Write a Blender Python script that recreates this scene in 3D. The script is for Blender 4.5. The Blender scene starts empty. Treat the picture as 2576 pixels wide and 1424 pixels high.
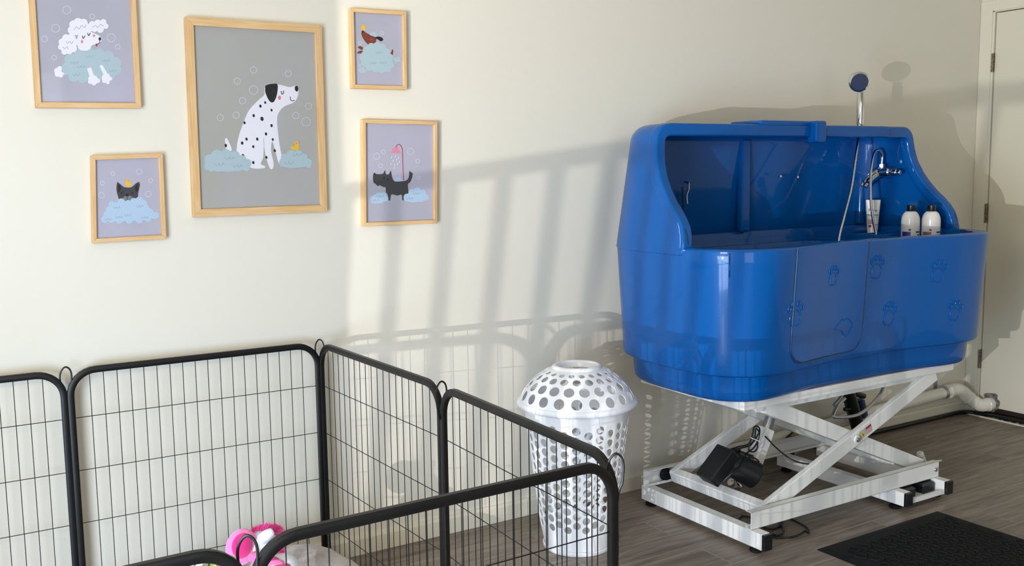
import bpy, bmesh, math, random
from mathutils import Vector, Matrix
random.seed(7)
scn = bpy.context.scene
COL = scn.collection
PI = math.pi

# ------------------------------------------------------------------ camera, world, lights, exposure
CAM = Vector((0.0, -3.229, 1.405))
YAW, PITCH, ROLL = math.radians(31.877), math.radians(6.773), math.radians(-0.751)
FPX, PCX, PCY = 2450.0, 1288.0, 712.0
FWD = Vector((math.sin(YAW)*math.cos(PITCH), math.cos(YAW)*math.cos(PITCH), -math.sin(PITCH)))
_r0 = Vector((math.cos(YAW), -math.sin(YAW), 0)); _u0 = _r0.cross(FWD)
RGT = math.cos(ROLL)*_r0 + math.sin(ROLL)*_u0
UPV = -math.sin(ROLL)*_r0 + math.cos(ROLL)*_u0
cd = bpy.data.cameras.new('camera'); cam = bpy.data.objects.new('camera', cd); COL.objects.link(cam)
cd.sensor_width = 36; cd.lens = FPX/2576*36; cd.clip_start = 0.02
cam.matrix_world = Matrix(((RGT.x, UPV.x, -FWD.x, CAM.x), (RGT.y, UPV.y, -FWD.y, CAM.y), (RGT.z, UPV.z, -FWD.z, CAM.z), (0, 0, 0, 1)))
scn.camera = cam
scn.view_settings.view_transform = 'Standard'; scn.view_settings.look = 'None'
scn.view_settings.exposure = 0.28; scn.view_settings.gamma = 1; scn.view_settings.use_curve_mapping = False

world = bpy.data.worlds.new('world'); scn.world = world; world.use_nodes = True
world.node_tree.nodes['Background'].inputs[0].default_value = (0.62, 0.74, 0.95, 1)
world.node_tree.nodes['Background'].inputs[1].default_value = 1.2

GLARE = Vector((-2.573, -3.31, 0.869))      # low sun mirrored by something outside the left opening
def light(name, kind, loc, energy, color, size=None, size_y=None, aim=None, radius=None):
    l = bpy.data.lights.new(name, kind); l.energy = energy; l.color = color
    if size: l.shape = 'RECTANGLE'; l.size = size; l.size_y = size_y
    if radius is not None: l.shadow_soft_size = radius
    o = bpy.data.objects.new(name, l); COL.objects.link(o); o.location = loc
    if aim: o.rotation_euler = (Vector(aim)-Vector(loc)).to_track_quat('-Z', 'Y').to_euler()
    return o
g = light('reflected_sun', 'SPOT', GLARE, 440, (1.0, 0.97, 0.92), aim=(3.4, 0, 1.25), radius=0.006)
g.data.spot_size = math.radians(50); g.data.spot_blend = 0.25
light('left_low_fill', 'AREA', (-1.12, -2.25, 0.55), 128, (0.57, 0.75, 1.0), 1.9, 1.1, aim=(1.2, -1.1, 0.35))  # added soft fill low at the left opening, stands in for floor bounce
light('left_warm_fill', 'AREA', (-1.12, -2.7, 1.85), 30, (1.0, 0.86, 0.66), 0.9, 0.5, aim=(2.2, 0, 1.7))  # added warm fill for the upper wall; the opening has no fanlight
light('rear_window_daylight', 'AREA', (0.5, -5.9, 1.25), 22, (1.0, 0.93, 0.8), 1.5, 2.0, aim=(2.0, 0, 1.3))

# ------------------------------------------------------------------ helpers
def ray(x, y): return FWD + (x-PCX)/FPX*RGT - (y-PCY)/FPX*UPV
def at_y(x, y, Y): d = ray(x, y); return CAM + d*((Y-CAM.y)/d.y)
def at_z(x, y, Z): d = ray(x, y); return CAM + d*((Z-CAM.z)/d.z)
def at_x(x, y, X): d = ray(x, y); return CAM + d*((X-CAM.x)/d.x)

def lin(h):
    h = h.lstrip('#'); c = [int(h[i:i+2], 16)/255 for i in (0, 2, 4)]
    return tuple(v/12.92 if v <= 0.04045 else ((v+0.055)/1.055)**2.4 for v in c) + (1,)
def mat(name, col, rough=0.5, metal=0.0, spec=0.5, coat=0.0, bump=None, var=None, sheen=0, ior=None):
    m = bpy.data.materials.new(name); m.use_nodes = True; nt = m.node_tree; b = nt.nodes['Principled BSDF']
    c = lin(col) if isinstance(col, str) else col
    b.inputs['Base Color'].default_value = c; b.inputs['Roughness'].default_value = rough
    b.inputs['Metallic'].default_value = metal; b.inputs['Specular IOR Level'].default_value = spec
    b.inputs['Coat Weight'].default_value = coat; b.inputs['Coat Roughness'].default_value = 0.04
    b.inputs['Sheen Weight'].default_value = sheen
    tc = nt.nodes.new('ShaderNodeTexCoord')
    if bump:
        n = nt.nodes.new('ShaderNodeTexNoise'); n.inputs['Scale'].default_value = bump[0]; n.inputs['Detail'].default_value = 4
        bp = nt.nodes.new('ShaderNodeBump'); bp.inputs['Strength'].default_value = bump[1]; bp.inputs['Distance'].default_value = 0.002
        nt.links.new(tc.outputs['Object'], n.inputs['Vector']); nt.links.new(n.outputs['Fac'], bp.inputs['Height']); nt.links.new(bp.outputs['Normal'], b.inputs['Normal'])
    if var:   # var = (scale, second colour, stretch)
        n = nt.nodes.new('ShaderNodeTexNoise'); n.inputs['Scale'].default_value = var[0]; n.inputs['Detail'].default_value = 6
        mp = nt.nodes.new('ShaderNodeMapping'); mp.inputs['Scale'].default_value = var[2] if len(var) > 2 else (1, 1, 1)
        mx = nt.nodes.new('ShaderNodeMix'); mx.data_type = 'RGBA'
        mx.inputs[6].default_value = c; mx.inputs[7].default_value = lin(var[1])
        cr = nt.nodes.new('ShaderNodeMapRange'); cr.inputs[1].default_value = 0.35; cr.inputs[2].default_value = 0.65
        nt.links.new(tc.outputs['Object'], mp.inputs['Vector']); nt.links.new(mp.outputs[0], n.inputs['Vector'])
        nt.links.new(n.outputs['Fac'], cr.inputs[0]); nt.links.new(cr.outputs[0], mx.inputs[0]); nt.links.new(mx.outputs[2], b.inputs['Base Color'])
    return m

M = {}
M['wall'] = mat('wall_paint', '#DFDACC', 0.55, spec=0.3, bump=(220, 0.12))
M['wall_r'] = mat('door_paint', '#DCD7C4', 0.35, spec=0.4, bump=(12, 0.05))
M['trimw'] = mat('trim_paint', '#E0DBC9', 0.35)
M['ceil'] = mat('ceiling_paint', '#E6E2D6', 0.8)
M['blue'] = mat('blue_gelcoat', '#0055A0', 0.28, spec=0.12, coat=0.4)
M['bluein'] = M['blue']
M['white_metal'] = mat('white_powder_coat', '#E6E6E4', 0.32, coat=0.15)
M['white_pl'] = mat('white_plastic', '#EEF0F4', 0.3)
M['black_metal'] = mat('black_powder_coat', '#0B0A0A', 0.42, spec=0.4)
M['black'] = mat('black_plastic', '#0E1116', 0.35)
M['rubber'] = mat('black_rubber', '#0A0B0E', 0.75, spec=0.3)
M['chrome'] = mat('chrome', '#D9DADB', 0.08, metal=1)
M['steel'] = mat('brushed_steel', '#A8ABAC', 0.35, metal=0.9)
M['pipe'] = mat('white_pvc', '#E8E5DA', 0.25)
M['wood'] = mat('oak_frame', '#DFBC8E', 0.5, var=(5, '#D0A670', (30, 1, 1.5)), spec=0.3)
M['woodh'] = mat('oak_frame_side', '#DFBC8E', 0.5, var=(5, '#D0A670', (1.5, 1, 30)), spec=0.3)
M['grey_art'] = mat('print_lavender', '#B4B0C2', 0.7, var=(3, '#A9A8B4'))
M['grey_big'] = mat('print_grey', '#A8A69F', 0.7, var=(2.2, '#ACAAAA'))
M['cloud'] = mat('print_foam_blue', '#AABEC6', 0.7)
M['cloudb'] = mat('print_foam_bright', '#ADC4DA', 0.7)
M['awhite'] = mat('print_white', '#E6E4EC', 0.7)
M['ablack'] = mat('print_black', '#17171A', 0.7)
M['adark'] = mat('print_charcoal', '#3C3B3E', 0.7)
M['amid'] = mat('print_grey_fur', '#77757A', 0.7)
M['abrown'] = mat('print_brown', '#7A3A26', 0.7)
M['ayel'] = mat('print_yellow', '#E8B637', 0.7)
M['apink'] = mat('print_pink', '#D9879B', 0.7)
M['ared'] = mat('print_crimson', '#A8355A', 0.7)
M['aline'] = mat('print_line_grey', '#93A3B0', 0.7)
M['abub'] = mat('print_bubble_line', '#CFCFD8', 0.7)
M['pink'] = mat('plush_pink', '#F272B4', 0.9, sheen=0.5, bump=(300, 0.4))
M['magenta'] = mat('plush_magenta', '#C4106E', 0.9, sheen=0.5, bump=(300, 0.4))
M['hotpink'] = mat('plush_fur_pink', '#EE3CA6', 0.9, sheen=0.6)
M['pwhite'] = mat('plush_white', '#DCDCE4', 0.9, sheen=0.4, bump=(300, 0.4))
M['bed'] = mat('bed_fleece', '#A89D98', 0.95, sheen=0.6, bump=(260, 0.9), var=(60, '#8E8480'))
M['melon'] = mat('plush_red', '#C9303F', 0.85, sheen=0.3)
M['melong'] = mat('plush_green', '#8FB04A', 0.85, sheen=0.3)
M['tag'] = mat('paper_tag', '#C9CCD8', 0.5)
M['yellow'] = mat('sticker_yellow', '#D8C22A', 0.5)
M['stickw'] = mat('sticker_silver', '#B8B4AC', 0.4)
M['red'] = mat('sticker_red', '#8E2A33', 0.5)
M['spink'] = mat('sticker_pink', '#C7A0A4', 0.5)
M['navy'] = mat('label_navy', '#23348C', 0.4)
M['taupe'] = mat('label_taupe', '#7A6464', 0.4)
M['teal'] = mat('label_teal', '#5C9C9C', 0.4)
M['ink'] = mat('label_ink', '#34344E', 0.5)
M['bpearl'] = mat('bottle_pearl', '#E8E6E2', 0.25)
M['dblue'] = mat('dark_blue_plastic', '#16284A', 0.35)
M['shadowgap'] = mat('dark_gap', '#2A211A', 0.8)
M['rust'] = mat('worn_steel', '#8A7A66', 0.45, metal=0.7, var=(90, '#5E4A3A'))
M['debris'] = mat('crumbling_filler', '#8D8B86', 0.9, var=(40, '#3A2A24'))

def floor_material():
    m = bpy.data.materials.new('vinyl_planks'); m.use_nodes = True; nt = m.node_tree; b = nt.nodes['Principled BSDF']
    N = nt.nodes.new; L = nt.links.new
    tc = N('ShaderNodeTexCoord'); br = N('ShaderNodeTexBrick')
    br.offset = 0.37; br.inputs['Scale'].default_value = 1; br.inputs['Brick Width'].default_value = 1.2; br.inputs['Row Height'].default_value = 0.165
    br.inputs['Mortar Size'].default_value = 0.0012; br.inputs['Mortar Smooth'].default_value = 0.2
    br.inputs['Color1'].default_value = (0, 0, 0, 1); br.inputs['Color2'].default_value = (1, 1, 1, 1); br.inputs['Mortar'].default_value = (0.5, 0.5, 0.5, 1)
    L(tc.outputs['Object'], br.inputs['Vector'])
    mp = N('ShaderNodeMapping'); mp.inputs['Scale'].default_value = (2.2, 26, 1)
    add = N('ShaderNodeVectorMath'); add.operation = 'ADD'
    sc = N('ShaderNodeVectorMath'); sc.operation = 'SCALE'; sc.inputs['Scale'].default_value = 7.3
    L(br.outputs['Color'], sc.inputs[0]); L(tc.outputs['Object'], add.inputs[0]); L(sc.outputs[0], add.inputs[1]); L(add.outputs[0], mp.inputs['Vector'])
    n = N('ShaderNodeTexNoise'); n.inputs['Scale'].default_value = 1.6; n.inputs['Detail'].default_value = 9; n.inputs['Roughness'].default_value = 0.65; n.inputs['Distortion'].default_value = 0.6
    L(mp.outputs[0], n.inputs['Vector'])
    cr = N('ShaderNodeValToRGB'); e = cr.color_ramp.elements
    e[0].position = 0.3; e[0].color = lin('#5F554D'); e[1].position = 0.72; e[1].color = lin('#9F9286')
    L(n.outputs['Fac'], cr.inputs['Fac'])
    hs = N('ShaderNodeMix'); hs.data_type = 'RGBA'; hs.blend_type = 'MULTIPLY'; hs.inputs[0].default_value = 1
    mr = N('ShaderNodeMapRange'); mr.inputs[3].default_value = 0.86; mr.inputs[4].default_value = 1.1
    L(br.outputs['Color'], mr.inputs[0]); L(cr.outputs[0], hs.inputs[6]); L(mr.outputs[0], hs.inputs[7])
    mo = N('ShaderNodeMix'); mo.data_type = 'RGBA'; mo.inputs[7].default_value = lin('#ABA49B')
    L(br.outputs['Fac'], mo.inputs[0]); L(hs.outputs[2], mo.inputs[6]); L(mo.outputs[2], b.inputs['Base Color'])
    b.inputs['Roughness'].default_value = 0.42; b.inputs['Specular IOR Level'].default_value = 0.4
    bp = N('ShaderNodeBump'); bp.inputs['Strength'].default_value = 0.15; bp.inputs['Distance'].default_value = 0.002
    L(n.outputs['Fac'], bp.inputs['Height']); L(bp.outputs[0], b.inputs['Normal'])
    return m
M['floor'] = floor_material()

def blue_material():
    m = M['blue']; nt = m.node_tree; b = nt.nodes['Principled BSDF']; N = nt.nodes.new; L = nt.links.new
    tc = N('ShaderNodeTexCoord'); n = N('ShaderNodeTexNoise'); n.inputs['Scale'].default_value = 900; n.inputs['Detail'].default_value = 1
    L(tc.outputs['Object'], n.inputs['Vector'])
    mr = N('ShaderNodeMapRange'); mr.inputs[1].default_value = 0.62; mr.inputs[2].default_value = 0.75
    mx = N('ShaderNodeMix'); mx.data_type = 'RGBA'; mx.inputs[6].default_value = lin('#0054A0'); mx.inputs[7].default_value = lin('#1A72BE')
    L(n.outputs['Fac'], mr.inputs[0]); L(mr.outputs[0], mx.inputs[0]); L(mx.outputs[2], b.inputs['Base Color'])
    b.inputs['Roughness'].default_value = 0.38; b.inputs['Coat Roughness'].default_value = 0.05
blue_material()

def glass_material():
    m = bpy.data.materials.new('clear_glazing'); m.use_nodes = True; nt = m.node_tree; nt.nodes.clear(); N = nt.nodes.new; L = nt.links.new
    o = N('ShaderNodeOutputMaterial'); mx = N('ShaderNodeMixShader'); t = N('ShaderNodeBsdfTransparent'); g_ = N('ShaderNodeBsdfGlossy'); f = N('ShaderNodeFresnel')
    g_.inputs['Roughness'].default_value = 0.03; f.inputs['IOR'].default_value = 1.33; t.inputs['Color'].default_value = (0.97, 0.97, 0.97, 1)
    L(f.outputs[0], mx.inputs[0]); L(t.outputs[0], mx.inputs[1]); L(g_.outputs[0], mx.inputs[2]); L(mx.outputs[0], o.inputs[0])
    return m
M['glass'] = glass_material()

# mesh building -----------------------------------------------------------------
def obj(name, bm, m, parent=None, smooth=False, bevel=0, label=None):
    me = bpy.data.meshes.new(name); bmesh.ops.recalc_face_normals(bm, faces=bm.faces[:]); bm.to_mesh(me); bm.free()
    mats = m if isinstance(m, (list, tuple)) else [m]
    for q in mats: me.materials.append(q)
    o = bpy.data.objects.new(name, me); COL.objects.link(o)
    if parent: o.parent = parent
    if smooth:
        for p in me.polygons: p.use_smooth = True
        me.set_sharp_from_angle(angle=math.radians(40 if smooth is True else smooth))
    if bevel:
        b = o.modifiers.new('bevel', 'BEVEL'); b.width = bevel; b.segments = 2; b.limit_method = 'ANGLE'; b.angle_limit = math.radians(40)
    if label: o['label'] = label
    return o
def thing(name, label, cat, loc=(0, 0, 0), group=None):
    o = bpy.data.objects.new(name, None); COL.objects.link(o); o.location = loc; o.empty_display_size = 0.05
    tag(o, label, cat, group); return o
def tag(o, label, cat, group=None):
    o['label'] = label; o['category'] = cat
    if group: o['group'] = group
    return o
def struct(o): o['kind'] = 'structure'; return o
def local(o):   # shift mesh data of children so that world placement stays although the empty sits at the thing's base
    for c in o.children:
        c.matrix_parent_inverse = Matrix.Translation(-Vector(o.location))
        local_children(c)
def local_children(c): pass
def box(bm, lo, hi, mi=0, mtx=None):
    v = [bm.verts.new((x, y, z)) for x in (lo[0], hi[0]) for y in (lo[1], hi[1]) for z in (lo[2], hi[2])]
    if mtx:
        for q in v: q.co = mtx @ q.co
    for f in ((0, 1, 3, 2), (4, 6, 7, 5), (0, 4, 5, 1), (2, 3, 7, 6), (0, 2, 6, 4), (1, 5, 7, 3)):
        bm.faces.new([v[i] for i in f]).material_index = mi
def frame_of(d, up=Vector((0, 0, 1))):
    d = d.normalized(); s = d.cross(up)
    if s.length < 1e-4: s = d.cross(Vector((0, 1, 0)))
    s.normalize(); return s, s.cross(d).normalized()
def tube(bm, pts, r, seg=8, closed=False, cap=True, rx=None, mi=0, up=Vector((0, 0, 1)), square=False):
    pts = [Vector(p) for p in pts]; n = len(pts); rings = []
    prev = None
    for i, p in enumerate(pts):
        a = pts[(i-1) % n] if (closed or i > 0) else p; b = pts[(i+1) % n] if (closed or i < n-1) else p
        d = (b-a)
        if d.length < 1e-9: d = Vector((0, 0, 1))
        d.normalize()
        if prev is None: s, u = frame_of(d, up)
        else:
            s = prev[0] - d*prev[0].dot(d); s.normalize(); u = s.cross(d).normalized()
        prev = (s, u)
        R = r[i] if isinstance(r, (list, tuple)) else r
        if square:
            h1, h2 = R, (rx if rx else R); ring = []
            c = 0.25
            for (a1, a2) in ((1, 1-c), (1-c, 1), (-1+c, 1), (-1, 1-c), (-1, -1+c), (-1+c, -1), (1-c, -1), (1, -1+c)):
                ring.append(bm.verts.new(p + s*a1*h1 + u*a2*h2))
        else:
            ring = [bm.verts.new(p + (s*math.cos(2*PI*k/seg) + u*math.sin(2*PI*k/seg))*R) for k in range(seg)]
        rings.append(ring)
    m = len(rings[0])
    for i in range(n if closed else n-1):
        A, B = rings[i], rings[(i+1) % n]
        for k in range(m): bm.faces.new((A[k], A[(k+1) % m], B[(k+1) % m], B[k])).material_index = mi
    if cap and not closed:
        bm.faces.new(rings[0]).material_index = mi; bm.faces.new(rings[-1][::-1]).material_index = mi
def lathe(bm, prof, c=(0, 0, 0), seg=32, mi=0, mtx=None, cap0=True, cap1=True):
    rings = []
    for (r, z) in prof:
        ring = []
        for k in range(seg):
            a = 2*PI*k/seg; co = Vector((r*math.cos(a), r*math.sin(a), z))
            if mtx: co = mtx @ co
            ring.append(bm.verts.new(co + Vector(c)))
        rings.append(ring)
    for A, B in zip(rings, rings[1:]):
        for k in range(seg): bm.faces.new((A[k], A[(k+1) % seg], B[(k+1) % seg], B[k])).material_index = mi
    if cap0: bm.faces.new(rings[0]).material_index = mi
    if cap1: bm.faces.new(rings[-1]).material_index = mi
def axis_mtx(d):
    s, u = frame_of(Vector(d)); d = Vector(d).normalized()
    return Matrix(((s.x, u.x, d.x), (s.y, u.y, d.y), (s.z, u.z, d.z)))
def cyl(bm, p, q, r, seg=20, mi=0, bev=0.0):
    p, q = Vector(p), Vector(q); d = q-p; L = d.length; b = min(bev, r*0.5, L*0.4)
    prof = [(r, 0), (r, L)] if not b else [(r-b, 0), (r, b), (r, L-b), (r-b, L)]
    lathe(bm, prof, p, seg, mi, axis_mtx(d))
def ball(bm, c, r, mi=0, seg=20, rings=12, mtx=None):
    r = Vector(r) if not isinstance(r, (int, float)) else Vector((r, r, r))
    top = None; R = []
    for j in range(1, rings):
        t = PI*j/rings; R.append([Vector((math.sin(t)*math.cos(2*PI*k/seg)*r.x, math.sin(t)*math.sin(2*PI*k/seg)*r.y, math.cos(t)*r.z)) for k in range(seg)])
    def P(v): return bm.verts.new((mtx @ v if mtx else v) + Vector(c))
    t0 = P(Vector((0, 0, r.z))); t1 = P(Vector((0, 0, -r.z))); V = [[P(v) for v in ring] for ring in R]
    for k in range(seg):
        bm.faces.new((t0, V[0][k], V[0][(k+1) % seg])).material_index = mi
        bm.faces.new((t1, V[-1][(k+1) % seg], V[-1][k])).material_index = mi
    for A, B in zip(V, V[1:]):
        for k in range(seg): bm.faces.new((A[k], B[k], B[(k+1) % seg], A[(k+1) % seg])).material_index = mi
def smooth_path(pts, n=8, closed=False):
    P = [Vector(p) for p in pts]; out = []; N = len(P); rng = range(N if closed else N-1)
    for i in rng:
        p0 = P[(i-1) % N] if (closed or i > 0) else P[i]*2-P[i+1]; p1 = P[i]; p2 = P[(i+1) % N]
        p3 = P[(i+2) % N] if (closed or i+2 < N) else p2*2-p1
        for k in range(n):
            t = k/n; out.append(0.5*((2*p1) + (p2-p0)*t + (2*p0-5*p1+4*p2-p3)*t*t + (3*p1-p0-3*p2+p3)*t**3))
    if not closed: out.append(P[-1].copy())
    return out
def cut_faces(bm, poly, z=0, mi=0):
    bm.faces.new([bm.verts.new(p) for p in poly]).material_index = mi

# ------------------------------------------------------------------ the room
XR, XL, YB, ZC = 5.02, -1.25, -6.2, 2.75
bm = bmesh.new(); box(bm, (XL-0.3, YB-0.3, -0.1), (XR+0.3, 0.3, 0)); struct(obj('floor', bm, M['floor']))
bm = bmesh.new(); box(bm, (XL-0.15, YB-0.15, ZC), (XR+0.15, 0.15, ZC+0.1)); struct(obj('ceiling', bm, M['ceil']))
bm = bmesh.new(); box(bm, (XL-0.12, 0, 0), (XR+0.12, 0.12, ZC)); struct(obj('wall_front', bm, M['wall']))
DY0, DY1, DZ = -0.078, -0.90, 2.19      # door leaf hinge edge, latch edge, head
bm = bmesh.new(); box(bm, (XR, YB, 0), (XR+0.12, DY1-0.02, ZC)); box(bm, (XR, DY1-0.02, DZ+0.015), (XR+0.12, 0, ZC)); struct(obj('wall_right', bm, M['wall']))
# left wall with an opening to the outside
OY0, OY1, OZ = -3.25, -2.185, 2.15
bm = bmesh.new(); box(bm, (XL-0.12, YB, 0), (XL, OY0, ZC)); box(bm, (XL-0.12, OY1, 0), (XL, 0, ZC)); box(bm, (XL-0.12, OY0, OZ), (XL, OY1, ZC))
struct(obj('wall_left', bm, M['wall']))
# rear wall with a glazed door opening
RX0, RX1, RZ = -0.35, 1.35, 2.2
bm = bmesh.new(); box(bm, (XL, YB-0.12, 0), (RX0, YB, ZC)); box(bm, (RX1, YB-0.12, 0), (XR, YB, ZC)); box(bm, (RX0, YB-0.12, RZ), (RX1, YB, ZC))
struct(obj('wall_rear', bm, M['wall']))
bm = bmesh.new()
for a, b in ((RX0, RX0+0.06), ((RX0+RX1)/2-0.03, (RX0+RX1)/2+0.03), (RX1-0.06, RX1)): box(bm, (a, YB-0.08, 0), (b, YB-0.03, RZ))
box(bm, (RX0, YB-0.08, RZ-0.06), (RX1, YB-0.03, RZ)); box(bm, (RX0, YB-0.08, 0), (RX1, YB-0.03, 0.08))
struct(obj('window_1', bm, M['trimw']))

# skirting along the picture wall
bm = bmesh.new()
pr = [(0, 0), (-0.014, 0), (-0.014, 0.058), (-0.010, 0.070), (0, 0.070)]
A = [bm.verts.new((XL, y, z)) for y, z in pr]; B = [bm.verts.new((XR-0.001, y, z)) for y, z in pr]
for k in range(5): bm.faces.new((A[k], A[(k+1) % 5], B[(k+1) % 5], B[k]))
bm.faces.new(A); bm.faces.new(B)
struct(obj('baseboard_front', bm, M['trimw']))

# door in the right wall
hz = [(1.98, 1.88), (1.175, 1.07), (0.368, 0.262)]
d = struct(bpy.data.objects.new('door_1', None)); COL.objects.link(d); d.location = (XR, DY0, 0)
bm = bmesh.new(); box(bm, (XR+0.006, DY1, 0.052), (XR+0.045, DY0-0.004, DZ)); struct(obj('door_leaf', bm, M['wall_r'], d, bevel=0.002))
bm = bmesh.new()
box(bm, (XR-0.012, -0.068, 0.0), (XR+0.0, -0.001, DZ+0.065)); box(bm, (XR-0.012, DY1-0.022, DZ+0.010), (XR+0.0, -0.068, DZ+0.065))
box(bm, (XR-0.004, DY0, 0.0), (XR+0.05, -0.066, DZ+0.012)); box(bm, (XR-0.004, DY1-0.03, DZ+0.004), (XR+0.05, -0.066, DZ+0.014))
box(bm, (XR-0.012, DY1-0.09, 0.0), (XR, DY1-0.022, DZ+0.065))
struct(obj('door_frame', bm, M['trimw'], d, bevel=0.002))
bm = bmesh.new(); box(bm, (XR+0.0462, DY1-0.02, 0), (XR+0.05, DY0+0.01, DZ+0.012)); struct(obj('door_gap', bm, M['shadowgap'], d))
for a, b in hz:
    bm = bmesh.new(); c = (XR-0.004, DY0, 0)
    n = 5
    for k in range(n):
        z0 = b+(a-b)*k/n; z1 = b+(a-b)*(k+1)/n-0.002; cyl(bm, (XR-0.004, DY0, z0), (XR-0.004, DY0, z1), 0.0075, 12)
    box(bm, (XR-0.003, DY0, b), (XR+0.005, DY0+0.004, a))
    struct(obj('door_hinge', bm, M['rust'], d, smooth=True))
for c in d.children: c.matrix_parent_inverse = Matrix.Translation(-Vector(d.location))

# strip of crumbling filler and cream edging at the foot of the right wall
bm = bmesh.new()
box(bm, (XR-0.055, -0.95, 0), (XR-0.045, -0.03, 0.006)); box(bm, (XR-0.045, -0.95, 0), (XR+0.045, -0.03, 0.003), 1)
for k in range(70):
    y = -0.04-random.random()**1.5*0.55; s = random.uniform(0.004, 0.014)
    ball(bm, (XR-0.022+random.uniform(-0.016, 0.016), y, 0.004), (s, s*1.3, s*0.6), 1, 6, 4)
box(bm, (XR-0.008, -0.95, 0.0), (XR+0.004, -0.078, 0.016), 2)
struct(obj('trim_1', bm, [M['trimw'], M['debris'], M['trimw']]))

# ------------------------------------------------------------------ outside the left opening: a thin steel railing
rail_x = XL-0.14
rl = thing('balustrade', 'thin grey steel balustrade across the opening in the left wall', 'railing', (rail_x, -2.7, 0))
def glare_hit(wx, wz):       # where the glare ray to (wx, 0, wz) on the picture wall crosses the railing plane
    t = (rail_x-GLARE.x)/(wx-GLARE.x); return Vector((rail_x, GLARE.y*(1-t), GLARE.z+(wz-GLARE.z)*t))
zt = sum(glare_hit(x, z).z for x, z in ((1.723, 1.386), (2.563, 1.464), (1.97, 1.376+0.02)))/3
bm = bmesh.new(); box(bm, (rail_x-0.006, OY0+0.002, zt-0.0085), (rail_x+0.006, OY1-0.002, zt+0.0085)); obj('top_rail', bm, M['steel'], rl)
tops = [1.33, 1.53, 1.745, 1.98, 2.225, 2.485, 2.755, 3.04, 3.35, 3.70, 4.10, 4.55, 5.1]
for k, wx in enumerate(tops):
    p = glare_hit(wx, 1.38); q = glare_hit(wx-0.016*wx*2.2, 0.88)
    if p.y > OY1-0.008 or p.y < OY0: continue
    dirv = (q-p); p2 = p+dirv*((zt-p.z)/dirv.z); q2 = p+dirv*((0.03-p.z)/dirv.z)
    q2.y = max(min(q2.y, OY1-0.01), OY0+0.01)
    bm = bmesh.new(); tube(bm, [p2, q2], 0.0065, 8); obj('bar', bm, M['steel'], rl, smooth=True)
bm = bmesh.new(); box(bm, (rail_x-0.006, OY0+0.002, 0.015), (rail_x+0.006, OY1-0.002, 0.035)); obj('bottom_rail', bm, M['steel'], rl)
local(rl)
bm = bmesh.new(); box(bm, (-4.5, -6.5, -0.12), (XL-0.3, 1.5, -0.02)); struct(obj('ground', bm, mat('paving', '#B9B2A6', 0.8, var=(4, '#A19A90'))))

# ------------------------------------------------------------------ picture frames
def disc(bm, u, v, r, layer, mi, n=20, ru=None):
    ru = ru or r
    return [(u+ru*math.cos(2*PI*k/n), v+r*math.sin(2*PI*k/n)) for k in range(n)], layer, mi
PRINT_Y = -0.014
class Art:
    def __init__(s): s.bm = bmesh.new(); s.k = 0
    def poly(s, pts, mi, y=None):
        s.k += 1; y = PRINT_Y-0.00002*s.k-0.0001
        P = [at_y(a, b, PRINT_Y) for a, b in pts]
        f = s.bm.faces.new([s.bm.verts.new((p.x, y, p.z)) for p in P]); f.material_index = mi; f.normal_update()
        if f.normal.y > 0: f.normal_flip()
        bmesh.ops.triangulate(s.bm, faces=[f])
    def blob(s, pts, mi, n=6): s.poly([(p.x, p.y) for p in smooth_path([(a, b, 0) for a, b in pts], n, True)], mi)
    def disc(s, x, y, r, mi, ry=None, rot=0, n=18):
        ry = ry or r; c, q = math.cos(rot), math.sin(rot)
        s.poly([(x+r*math.cos(2*PI*k/n)*c-ry*math.sin(2*PI*k/n)*q, y+r*math.cos(2*PI*k/n)*q+ry*math.sin(2*PI*k/n)*c) for k in range(n)], mi)
    def stroke(s, pts, w, mi, smooth=5, closed=False):
        P = smooth_path([(a, b, 0) for a, b in pts], smooth, closed) if smooth and len(pts) > 2 else [Vector((a, b, 0)) for a, b in pts]
        s.k += 1; y = PRINT_Y-0.00002*s.k-0.0001; L = []
        n = len(P)
        for i, p in enumerate(P):
            d_ = (P[(i+1) % n] if (closed or i < n-1) else p)-(P[(i-1) % n] if (closed or i) else p); d_.normalize() if d_.length else None
            nn = Vector((-d_.y, d_.x, 0))*w/2; row = []
            for q in (p+nn, p-nn):
                c = at_y(q.x, q.y, PRINT_Y); row.append(s.bm.verts.new((c.x, y, c.z)))
            L.append(row)
        for i in range(n if closed else n-1):
            a, b = L[i], L[(i+1) % n]; s.bm.faces.new((a[0], a[1], b[1], b[0])).material_index = mi
    def ring(s, x, y, r, mi, w=1.3): s.stroke([(x+r*math.cos(2*PI*k/14), y+r*math.sin(2*PI*k/14)) for k in range(14)], w, mi, 2, True)
    def w(s, x, y, mi, sc=1.0):
        s.stroke([(x-12*sc, y-2*sc), (x-9*sc, y+5*sc), (x-3*sc, y+1*sc), (x-1*sc, y-2*sc), (x+1*sc, y+4*sc), (x+6*sc, y+3*sc), (x+8*sc, y-2*sc), (x+12*sc, y+3*sc)], 1.2, mi, 3)
AM = [M['grey_art'], M['cloud'], M['awhite'], M['ablack'], M['adark'], M['abrown'], M['ayel'], M['apink'], M['ared'], M['aline'], M['abub'], M['amid'], M['cloudb']]
BG, CL, WH, BK, DK, BR_, YE, PK, RD, LN, BU, MD, CB = range(13)

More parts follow.
